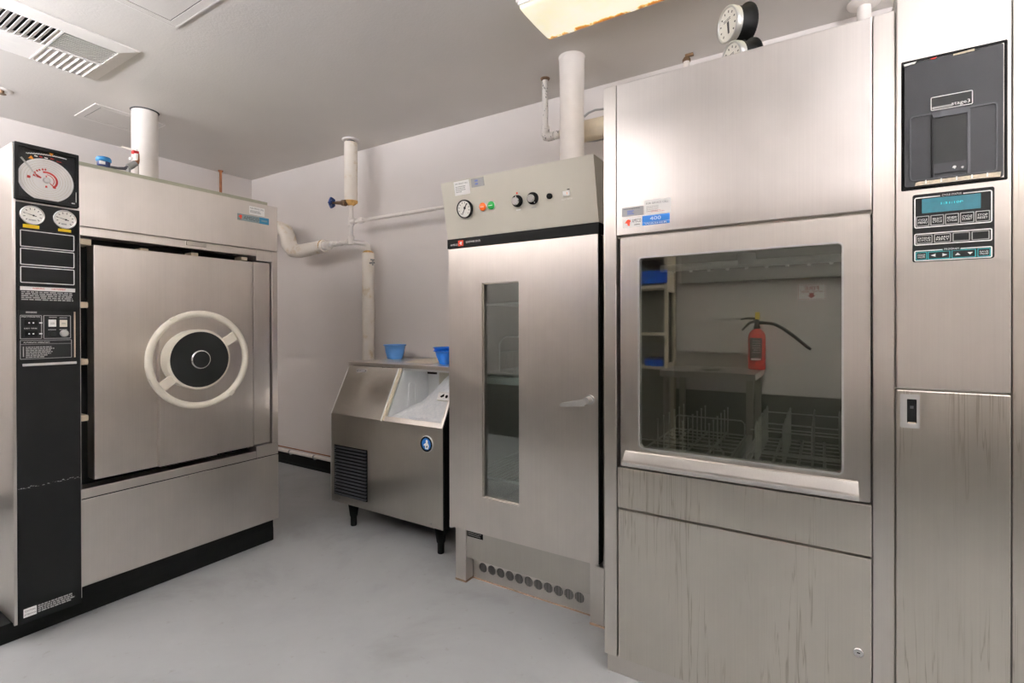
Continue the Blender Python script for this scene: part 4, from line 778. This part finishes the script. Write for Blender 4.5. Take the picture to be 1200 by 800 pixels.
# blue meter with tail pipe on the sterilizer top
fm = FX(-3.2); q = fm.px(121.5, 190); mz = q[1]
T_ = Thing('flow_meter', 'small blue capped meter on the sterilizer top', 'meter', (-3.2, q[0], 1.885)); mb = MB(); mb.lathe((-3.2, q[0], 1.884), (0, 0, 1), [(.016, 0), (.016, mz-1.884-.03), (.028, mz-1.884-.022), (.028, mz-1.884)], 'navy', 20); T_.part('body', mb)
mb = MB(); mb.box(-3.18, -3.1715, q[0]-.026, q[0]-.002, mz-.018, mz-.002, 'white', .002); mb.lathe((-3.2, q[0], mz), (0, 0, 1), [(.028, 0), (.033, .003), (.033, .016), (.028, .024)], 'meter_blue', 24); T_.part('cap', mb, label='bright blue cap')
fp2 = FX(-3.45); p = [fp2.px(x, y) for x, y in ((128, 195.5), (138, 197), (146, 197.5), (150, 196), (159, 191.5), (161, 188), (161, 180))]
T_ = Thing('drain_pipe', 'short grey sloping pipe with a red tap, left of the white vent pipe', 'pipe', (-3.45, p[3][0], 1.884)); mb = MB(); mb.tube([(-3.45, *v) for v in p[:4]], [.008, .007, .009, .012], 'dark_print', 10); mb.tube([(-3.45, *v) for v in p[3:5]], [.019, .019], 'bracket', 14); mb.tube([(-3.45, *v) for v in p[4:]], [.016, .012, .010], 'copper', 12); q0 = p[3]; mb.cyl((-3.45, q0[0], 1.8855), (-3.45, q0[0], q0[1]), .012, 'bracket', 10); T_.part('pipe', mb)
q = fp2.px(159, 178.5); mb = MB(); mb.box(-3.47, -3.44, q[0]-.016, q[0]+.014, q[1]-.008, q[1]+.008, 'red_tap', .003); T_.part('tap_handle', mb, label='red tap handle'); mb = MB(); mb.cyl((-3.45, q[0]+.004, q[1]-.14), (-3.45, q[0]+.004, q[1]-.008), .012, 'paint_pipe', 12); mb.tube([(-3.45, q[0]+.008, q[1]+.012), (-3.47, q[0]-.02, q[1]+.016), (-3.50, q[0]-.05, q[1]+.03)], [.008, .006, .004], 'paint_pipe', 8); T_.part('tap_stem', mb)
q = FX(-4.5).px(258.5, 203); mb = MB(); mb.cyl((-4.5, q[0], 0), (-4.5, q[0], ZC-.001), .011, 'copper', 12); mb.lathe((-4.5, q[0], ZC-.016), (0, 0, 1), [(.013, 0), (.022, .015)], 'copper', 12); solo('copper_pipe', mb, 'thin brown copper pipe running down the left wall near the corner', 'pipe', (-4.5, q[0], 0))
# exhaust pipe on drying cabinet
cx_, cy2 = -1.095, 2.34; T_ = Thing('exhaust_pipe', 'thick white exhaust pipe rising from the drying cabinet to the ceiling', 'pipe', (cx_, cy2, 1.83)); mb = MB(); mb.lathe((cx_, cy2, 1.88), (0, 0, 1), [(.060, 0), (.060, .08), (.062, .085), (.0615, .38), (.060, .385), (.064, .68)], 'paint_pipe', 40); T_.part('pipe', mb)
mb = MB(); mb.tube([(cx_-.016, cy2-.018, 1.8305), (cx_-.016, cy2-.018, 1.858), (cx_-.002, cy2-.003, 1.90), (cx_, cy2, 1.925)], [.072, .071, .067, .064], 'paint_pipe', 36); T_.part('flared_boot', mb)
mb = MB(); mb.lathe((cx_, cy2, 1.955), (0, 0, 1), [(.0625, 0), (.0655, .004), (.0655, .03), (.064, .034), (.066, .04), (.0625, .062)], 'paint_pipe', 40, False); T_.part('clamp_band', mb)
mb = MB(); mb.lathe((cx_, cy2, 2.555), (0, 0, 1), [(.0645, 0), (.0675, .014)], 'paint_pipe', 40); T_.part('ceiling_collar', mb)
q = FZ(ZC).px(638.8, 92); tx, ty = q; fz_ = FY(ty); ze = fz_.px(640, 161)[1]
T_ = Thing('water_pipe', 'thin chipped white pipe from the ceiling, left of the thick exhaust pipe', 'pipe', (tx, ty, ze)); mb = MB(); mb.cyl((tx, ty, ze+.02), (tx, ty, ZC-.001), .0165, 'chipped', 18); T_.part('pipe', mb)
mb = MB(); mb.tube([(tx, ty, ze+.06), (tx, ty, ze+.02), (tx+.008, ty, ze+.006), (tx+.022, ty, ze), (tx+.055, ty, ze)], [.023, .024, .026, .024, .022], 'chipped', 16); mb.cyl((tx+.05, ty, ze), (-1.206, ty, ze), .015, 'chipped', 14); mb.lathe((tx+.055, ty, ze), (1, 0, 0), [(.016, 0), (.022, .005), (.022, .03), (.016, .036)], 'chipped', 14); T_.part('elbow', mb)
mb = MB(); mb.lathe((tx, ty, ZC-.012), (0, 0, 1), [(.02, 0), (.027, .0115)], 'brass', 16); T_.part('ceiling_ring', mb)
fz2 = FY(2.46); q0 = fz2.px(695, 139.5); q1 = fz2.px(695, 164); zc2 = (q0[1]+q1[1])/2; r2 = (q0[1]-q1[1])/2
T_ = Thing('lagged_pipe', 'fat cream lagged pipe running level between exhaust pipe and washer', 'pipe', (-.9, 2.46, zc2)); mb = MB(); mb.lathe((-1.203, 2.46, zc2), (1, 0, 0), [(r2*.9, 0), (r2, .01), (r2*.99, .4), (r2, .8)], 'cream_edge', 28); T_.part('lagging_sleeve', mb)
mb = MB(); p = [FY(2.56).px(x, y) for x, y in ((684, 137), (690, 132), (698, 128.8), (708, 127.5))]; mb.tube([(v[0], 2.56, v[1]) for v in p], .006, 'grey_print', 8); mb.tube([(v[0], 2.56, v[1]) for v in [FY(2.56).px(x, y) for x, y in ((684, 165.5), (697, 165), (708, 162.5))]], .006, 'grey_print', 8); T_.part('trace_cable', mb)
# low pipe by the floor
mb = MB(); mb.tube([(XL+.02, 2.676, .108), (-2.2, 2.676, .112)], .0135, 'paint_pipe', 12); L_ = Thing('condensate_pipe', 'thin white pipe along the wall foot behind the ice machine', 'pipe', (-3.4, 2.676, .108)); L_.part('pipe', mb)
for x in (-3.95, -3.62): mb = MB(); mb.lathe((x-.008, 2.676, .109), (1, 0, 0), [(.016, 0), (.016, .016)], 'bracket', 14); mb.box(x-.008, x+.008, 2.676, 2.70, .084, .098, 'bracket'); L_.part('pipe_clip', mb)
struct('trim_2', bx(XL, -2.0, YB-.004, YB, .128, .137, 'copper'))
# stub behind the washer
st_ = FY(2.3).px(804.5, 70); mb = MB(); mb.cyl((st_[0], 2.3, 2.0), (st_[0], 2.3, st_[1]), .014, 'paint_pipe', 14); T_ = Thing('stub_pipe', 'thin white pipe stub ending above the washer top, left of the dial gauges', 'pipe', (st_[0], 2.3, 2.02)); T_.part('pipe', mb)
mb = MB(); mb.lathe((st_[0], 2.3, st_[1]-.01), (0, 0, 1), [(.017, 0), (.018, .01), (.012, .02)], 'brass', 12); mb.box(st_[0]-.005, st_[0]+.03, 2.29, 2.31, st_[1]+.012, st_[1]+.022, 'brass', .003); T_.part('cap', mb)
# round ceiling escutcheon
q = FZ(ZC).px(1011, 15); e_ = Thing('pipe_escutcheon', 'round white ceiling cover above the washer right of the gauges', 'escutcheon', (q[0], 2.60, ZC)); mb = MB(); mb.lathe((q[0], 2.60, ZC-.001), (0, 0, -1), [(.062, 0), (.06, .008), (.045, .016), (.03, .02)], 'paint_pipe', 32); e_.part('cover', mb); mb = MB(); mb.cyl((q[0], 2.60, 2.0), (q[0], 2.60, ZC-.018), .026, 'paint_pipe', 18); e_.part('pipe', mb)
# dial gauges above the washer
def dgauge(label, yy, dpx, fpx, r, zfoot):
    pd = FY(yy).px(*dpx); pf = FY(yy+.04).px(*fpx); c = V((pd[0], yy, pd[1])); b = V((pf[0], yy+.045, pf[1])); ax = V((-.74, -.66, -.10)).normalized(); L = .075; b = c-ax*L
    g_ = Thing('dial_gauge', label, 'gauge', (b.x, b.y, zfoot), 'dial gauges above the washer'); mb = MB(); mb.lathe(b, ax, [(r*1.12, 0), (r*1.12, .006), (r*.93, .010), (r*.93, L*.72)], 'black', 36); mb.box(b.x+.02, b.x+.021, 0, 0, 0, 0, 'tape') if 0 else None; g_.part('case', mb)
    mb = MB(); fr = dial(mb, c-ax*.022, ax, r*.98, .024, 'alu'); rr = r
    for i in range(10): t = math.radians(225-30*i); arc(mb, fr, 0, 0, rr*.60, rr*.72, t-.06, t+.06, 'dark_print', .0005, 1)
    mb.poly(fr, [(-.05*rr, -.5*rr), (.10*rr, -.5*rr), (.14*rr, .15*rr), (-.06*rr, .15*rr)], 'dark_print', .0008); mb.lines(fr, -.35*rr, .3*rr, .18*rr, .34*rr, 2, 'dark_print', .0005, .5, .1); g_.part('dial', mb)
    mb = MB(); u = V((0, 0, 1)).cross(ax).normalized(); p = b+u*r*.93+ax*.02; mb.box(-.004, .014, -.016, .016, r*.93, r*.93+.0015, 'tape', 0, Fr(b+ax*.022, ax, V((0, 0, 1)))) if 0 else mb.box(.01, .026, -.018, .018, r*.925, r*.94, 'tape', 0, Fr(b, ax, ax.cross(u))); g_.part('brass_tag', mb)
    mb = MB(); e = b+ax*.012; mb.tube([e+V((0, 0, -r*.9)), (e.x, e.y, zfoot)], .011, 'black', 12); mb.lathe((e.x, e.y, zfoot), (0, 0, 1), [(.02, 0), (.02, .006)], 'brass', 12); g_.part('stem', mb)
dgauge('dial gauge with the whole white face showing above the washer', 1.99, (852.5, 29), (866, 23), .065, 2.021)
dgauge('dial gauge half hidden behind the washer top edge', 1.86, (857, 69.5), (870, 63), .059, 2.021)
# ================================================================== CEILING FITTINGS
def luminaire(label, xa, xb, ya, yb, lens_mat, seen):
    t = Thing('ceiling_light', label, 'ceiling light', ((xa+xb)/2, (ya+yb)/2, ZC), 'fluorescent ceiling lights'); ym = (ya+yb)/2; hw = (yb-ya)/2
    mb = MB(); mb.box(xa, xb, ya, yb, ZC-.012, ZC-.0005, 'blade', .002); mb.box(xa+.01, xb-.01, ym-hw+.001, ym-hw+.006, ZC-.026, ZC-.01, 'white'); mb.box(xa+.01, xb-.01, ym+hw-.006, ym+hw-.001, ZC-.022, ZC-.01, 'white'); t.part('housing', mb)
    mb = MB(); n = 30; prof = [(ym-hw+.006+(2*hw-.012)*i/n, ZC-.014-.026*math.sin(PI*i/n)**.12) for i in range(n+1)]
    rs = [[V((x, y, z)) for y, z in prof] for x in (xa+.012, xb-.012)]; m_ = len(prof); mb.add(rs[0]+rs[1], [(i, i+1, m_+i+1, m_+i) for i in range(m_-1)], lens_mat, True)
    mb.add(rs[0], [tuple(range(m_))], lens_mat); mb.add(rs[1], [tuple(range(m_))[::-1]], lens_mat); t.part('lens', mb, label='amber-stained lens' if seen else None)
def fill_lamp(label, xa, xb, ya, yb, glow='fill_lens'):  # unseen lamp added out of view to brighten the room
    t = Thing('fill_light', label, 'ceiling light', ((xa+xb)/2, (ya+yb)/2, PZ), 'added fill lights out of view'); ym = (ya+yb)/2; z = PZ
    t.part('tray', MB().prism(FX(xa), [(ya, z+.05), (ya+.03, z), (yb-.03, z), (yb, z+.05), (yb-.004, z+.05), (yb-.033, z+.004), (ya+.033, z+.004), (ya+.004, z+.05)], 0, xb-xa, 'tray'))
    t.part('fill_tube', MB().box(xa+.02, xb-.02, ya+.05, yb-.05, z+.02, z+.06, glow, .012))
    for x in (xa, xb-.02): t.part('end_cap', bx(x-.001, x+.021, ya+.02, yb-.02, z, z+.055, 'blade', .004))
    for x in (xa+.2, xb-.2): t.part('hanger', MB().cyl((x, ym, z+.05), (x, ym, ZC-.001), .006, 'blade', 10))
luminaire('ceiling light with amber water stains along its edge, above the washer', -1.10, .12, 1.80, 2.10, 'lens', True)
fill_lamp('added unseen fill light behind the camera, in front of the sterilizer', -2.95, -1.75, -.62, -.32)
fill_lamp('added unseen fill light in front of the washer end panel', .85, 2.05, .60, .90)
fill_lamp('added unseen fill light left of the sterilizer', -4.4, -3.2, -.75, -.45)
fill_lamp('added unseen fill light in the corner to the right behind the camera', .90, 2.1, -.80, -.50)
# air diffuser
vx0, vx1, vy0, vy1 = -3.425, -2.885, .60, 1.14; T_ = Thing('air_diffuser', 'square white slatted air diffuser in the ceiling above the sterilizer', 'air vent', ((vx0+vx1)/2, (vy0+vy1)/2, ZC)); fv = Fr((0, 0, ZC), (0, 1, 0), (1, 0, 0))
mb = MB(); i0, i1, j0, j1 = vx0+.035, vx1-.065, vy0+.05, vy1-.065
def lp(a0, a1, b0, b1, z): return [V((a0, b0, z)), V((a1, b0, z)), V((a1, b1, z)), V((a0, b1, z))]
rr = [lp(vx0, vx1, vy0, vy1, ZC-.001), lp(vx0, vx1, vy0, vy1, ZC-.006), lp(i0, i1, j0, j1, ZC-.022), lp(i0, i1, j0, j1, ZC-.001)]
mb.rings(rr, 'blade', False, False); T_.part('frame', mb)
T_.part('duct_back', bx(i0, i1, j0, j1, ZC-.0035, ZC-.0015, 'black_matte'))
xm, ym = (i0+i1)/2, (j0+j1)/2
def quad(a0, a1, b0, b1, along, n, tilt):
    mb = MB()
    for k in range(n):
        t = (k+.5)/n; h = .006
        if along == 'x': c = b0+(b1-b0)*t; w = (b1-b0)/n*.42; mb.add([(a0, c-w, ZC-.022 if tilt > 0 else ZC-.005), (a1, c-w, ZC-.022 if tilt > 0 else ZC-.005), (a1, c+w, ZC-.005 if tilt > 0 else ZC-.022), (a0, c+w, ZC-.005 if tilt > 0 else ZC-.022)], [(0, 1, 2, 3)], 'blade')
        else: c = a0+(a1-a0)*t; w = (a1-a0)/n*.42; mb.add([(c-w, b0, ZC-.022 if tilt > 0 else ZC-.005), (c-w, b1, ZC-.022 if tilt > 0 else ZC-.005), (c+w, b1, ZC-.005 if tilt > 0 else ZC-.022), (c+w, b0, ZC-.005 if tilt > 0 else ZC-.022)], [(0, 1, 2, 3)], 'blade')
    n0 = len(mb.v)
    # give every blade a thickness
    mb2 = MB()
    for fidx in mb.f:
        q = [mb.v[i] for i in fidx]; nn = (q[1]-q[0]).cross(q[2]-q[0]).normalized()*.0012; vs = [v-nn for v in q]+[v+nn for v in q]; mb2.add(vs, [(0, 1, 2, 3), (7, 6, 5, 4), (0, 4, 5, 1), (1, 5, 6, 2), (2, 6, 7, 3), (3, 7, 4, 0)], 'blade')
    T_.part('louver_section', mb2)
quad(xm, i1, j0, ym, 'x', 9, 1); quad(i0, xm, j0, ym, 'y', 11, 1); quad(xm, i1, ym, j1, 'y', 11, -1); quad(i0, xm, ym, j1, 'x', 8, -1)
mb = MB(); mb.box(xm-.004, xm+.004, j0, j1, ZC-.023, ZC-.004, 'blade'); mb.box(i0, i1, ym-.004, ym+.004, ZC-.023, ZC-.004, 'blade'); T_.part('cross_bar', mb)
def hatch(label, x0, x1, y0, y1, w):
    t = Thing('access_panel', label, 'access panel', ((x0+x1)/2, (y0+y1)/2, ZC), 'painted access panels in the ceiling'); fr = Fr((0, 0, ZC), (0, 1, 0), (1, 0, 0))
    mb = MB(); mb.frame(fr, y0, y1, x0, x1, w, .002, .0003, .004, 'ceil'); mb.frame(fr, y0-.004, y1+.004, x0-.004, x1+.004, .007, .002, .0003, .0046, 'blade'); mb.frame(fr, y0+w, y1-w, x0+w, x1-w, .005, .001, .0003, .001, 'dark_print'); t.part('frame', mb)
    t.part('panel', MB().rplate(fr, y0+w+.005, y1-w-.005, x0+w+.005, x1-w-.005, .002, .0003, .0035, 'ceil'))
    t.part('catch', MB().box(y1-w-.05, y1-w-.02, (x0+x1)/2-.01, (x0+x1)/2+.01, .003, .005, 'ceil', 0, fr))
hatch('painted ceiling access panel at the top of the picture, right of the air diffuser', -2.515, -1.92, .54, 1.135, .035)
hatch('small painted ceiling access panel beside the white vent pipe', -4.118, -3.79, 1.262, 1.644, .035)
q = FZ(ZC).px(2, 105.5); T_ = Thing('sprinkler_head', 'small recessed ceiling sprinkler above the left wall', 'sprinkler', (q[0], q[1], ZC)); mb = MB(); mb.lathe((q[0], q[1], ZC-.0005), (0, 0, -1), [(.05, 0), (.046, .005), (.028, .007), (.024, .003)], 'paint_pipe', 28); T_.part('escutcheon', mb); mb = MB(); mb.lathe((q[0], q[1], ZC-.003), (0, 0, -1), [(.012, 0), (.01, .012), (.004, .016), (.02, .018), (.02, .02)], 'brass', 16); T_.part('deflector', mb)
# ================================================================== SEEN IN THE WASHER GLASS (the other side of the room)
B = Thing('steel_table', 'stainless worktable with a back lip, reflected in the washer glass', 'table', (-.72, -.70, 0)); x0, x1, y0, y1 = -1.03, -.39, -.955, -.38; zt = .872
mb = MB(); mb.box(x0, x1, y0, y1, zt-.045, zt, 'steel', .003); mb.box(x0, x1, y0, y0+.015, zt, zt+.11, 'steel', .002); B.part('table_top', mb)
for x in (x0+.04, x1-.04):
    for y in (y0+.04, y1-.05): B.part('leg', MB().box(x-.022, x+.022, y-.022, y+.022, 0, zt-.045, 'steel_dark', .002))
ex, ey = -.425+.0, -.79; E_ = Thing('fire_extinguisher', 'red fire extinguisher with a black hose standing on the steel table', 'fire extinguisher', (ex, ey, zt+.001))
mb = MB(); z0 = zt+.001; mb.lathe((ex, ey, z0), (0, 0, 1), [(.05, 0), (.057, .004), (.059, .02), (.059, .24), (.053, .268), (.035, .29), (.02, .30)], 'ext_red', 32); E_.part('cylinder', mb)
mb = MB(); mb.lathe((ex, ey, z0+.295), (0, 0, 1), [(.02, 0), (.022, .02), (.016, .04), (.016, .075)], 'black', 16); E_.part('valve', mb)
mb = MB(); mb.tube([(ex, ey, z0+.36), (ex-.05, ey, z0+.345), (ex-.10, ey, z0+.29)], [.012, .009, .007], 'black', 10); mb.tube([(ex, ey, z0+.375), (ex-.06, ey, z0+.38), (ex-.11, ey, z0+.372)], [.010, .008, .006], 'black', 10); E_.part('grip', mb)
mb = MB(); mb.box(ex-.012, ex+.02, ey-.01, ey+.01, z0+.37, z0+.425, 'yellow', .003); E_.part('tamper_tag', mb, label='yellow tag')
mb = MB(); mb.tube([(ex+.012, ey, z0+.345), (ex+.05, ey, z0+.345), (ex+.11, ey, z0+.338), (ex+.17, ey, z0+.305), (ex+.25, ey, z0+.24), (ex+.32, ey, z0+.175), (ex+.345, ey, z0+.155)], [.012, .012, .012, .012, .012, .011, .010], 'black', 12); E_.part('hose', mb)
fe = Fr((ex, ey+.0605, z0), (-1, 0, 0), (0, 0, 1)); mb = MB(); mb.rplate(fe, -.04, .04, .07, .235, .004, -.006, 0, 'dark_print'); mb.lines(fe, -.03, .03, .12, .22, 6, 'grey_print', .0005, .5, .3); mb.box(-.032, .032, .072, .086, 0, .0008, 'white', 0, fe); E_.part('label_plate', mb)
fs_ = Fr((0, YF+.001, 0), (-1, 0, 0), (0, 0, 1)); mb = MB(); sx0, sx1, sz0, sz1 = -.012, .172, 1.385, 1.505; mb.rplate(fs_, sx0, sx1, sz0, sz1, .004, 0, .003, 'white')
for k in range(11):
    a = sx0+.006+(sx1-sx0-.02)*k/10
    for b in (sz0+.005, sz1-.009): mb.box(a, a+.009, b, b+.004, .003, .0036, 'red', 0, fs_)
for k in range(7):
    b = sz0+.006+(sz1-sz0-.02)*k/6
    for a in (sx0+.005, sx1-.009): mb.box(a, a+.004, b, b+.009, .003, .0036, 'red', 0, fs_)
xc = (sx0+sx1)/2; mb.text(fs_, 'FIRE', xc-.045, xc+.045, sz1-.046, sz1-.018, 'red', .0036); mb.text(fs_, 'EXTINGUISHER', xc-.068, xc+.068, sz1-.064, sz1-.052, 'red', .0036)
mb.poly(fs_, [(xc-.014, sz0+.052), (xc-.014, sz0+.034), (xc-.026, sz0+.034), (xc, sz0+.014), (xc+.026, sz0+.034), (xc+.014, sz0+.034), (xc+.014, sz0+.052)], 'red', .0036)
solo('fire_sign', mb, 'white FIRE EXTINGUISHER sign with red arrow on the wall', 'sign', (-.08, YF, 1.4))
mb = MB(); mb.box(-1.0, XR-.002, YF+.001, -.92, 1.545, 1.80, 'dark_high_band', .004); solo('dark_band_box', mb, 'added grey box above the fire sign, darkening the reflection in the washer glass', 'dark_high_band', (.5, -.9, 1.545))  # box added to darken the top of the glass reflection
SC = Thing('supply_cabinet', 'tall grey supply cabinet with blue header strip, reflected in the left of the glass', 'cabinet', (-1.55, -.84, 0)); mb = MB(); x0, x1, y0, y1 = -2.05, -1.055, -.975, -.70
mb.box(x0, x1, y0, y0+.02, 0, 1.78, 'grey_cab'); mb.box(x0, x0+.03, y0, y1, 0, 1.78, 'grey_cab'); mb.holed(Fr((x1, 0, 0), (0, 1, 0), (0, 0, 1)), rloop(y0, y1, 0, 1.78, .002), rloop(y0+.03, y1-.03, .90, 1.47, .002), -.025, 0, 'cream_edge')
for z in (0, .85, 1.12, 1.50, 1.76): mb.box(x0+.03, x1-.026, y0+.02, y1, z, z+.022, 'cream_edge')
SC.part('carcass', mb); SC.part('header_strip', bx(x0, x1, y1, y1+.012, 1.54, 1.64, 'blue_sign', .002), label='blue header strip')
SC.part('pane', bx(x1-.015, x1-.011, y0+.031, y1-.031, .901, 1.469, 'glass_clear'))
mb = MB(); mb.box(-1.24, -1.10, -.86, -.70, .873, .93, 'blue_sign', .004); mb.box(-1.242, -1.098, -.862, -.698, .925, .938, 'navy', .003); solo('storage_box', mb, 'blue storage box on the supply cabinet shelf', 'box', (-1.17, -.78, .873))
tb = MB(); tb.lathe((-.70, -.55, zt+.001), (0, 0, 1), [(.05, 0), (.075, .012), (.08, .014), (.072, .014), (.045, .004)], 'chrome', 32); solo('steel_dish', tb, 'shiny steel dish on the worktable left of the extinguisher', 'dish', (-.70, -.55, zt))
# ================================================================== CAMERA, WORLD, VIEW
cam = bpy.data.cameras.new('camera'); co = bpy.data.objects.new('camera', cam); C.objects.link(co)
mat_ = Matrix((CR, CU, -CF)).transposed().to_4x4(); mat_.translation = CO; co.matrix_world = mat_
cam.sensor_fit = 'HORIZONTAL'; cam.sensor_width = 36; cam.lens = FOC/1200*36; cam.shift_y = -(400-CY)/1200; cam.clip_start = .02
sc = bpy.context.scene; sc.camera = co
wd = bpy.data.worlds.new('world'); sc.world = wd; wd.use_nodes = True; wd.node_tree.nodes['Background'].inputs[0].default_value = (.9, .92, 1, 1); wd.node_tree.nodes['Background'].inputs[1].default_value = .1
vs_ = sc.view_settings; vs_.view_transform = 'Standard'; vs_.look = 'None'; vs_.gamma = 1; vs_.use_curve_mapping = False; vs_.exposure = 1.2
sc.cycles.max_bounces = 10; sc.cycles.diffuse_bounces = 6; sc.cycles.glossy_bounces = 5; sc.cycles.transparent_max_bounces = 12; sc.cycles.sample_clamp_indirect = 4
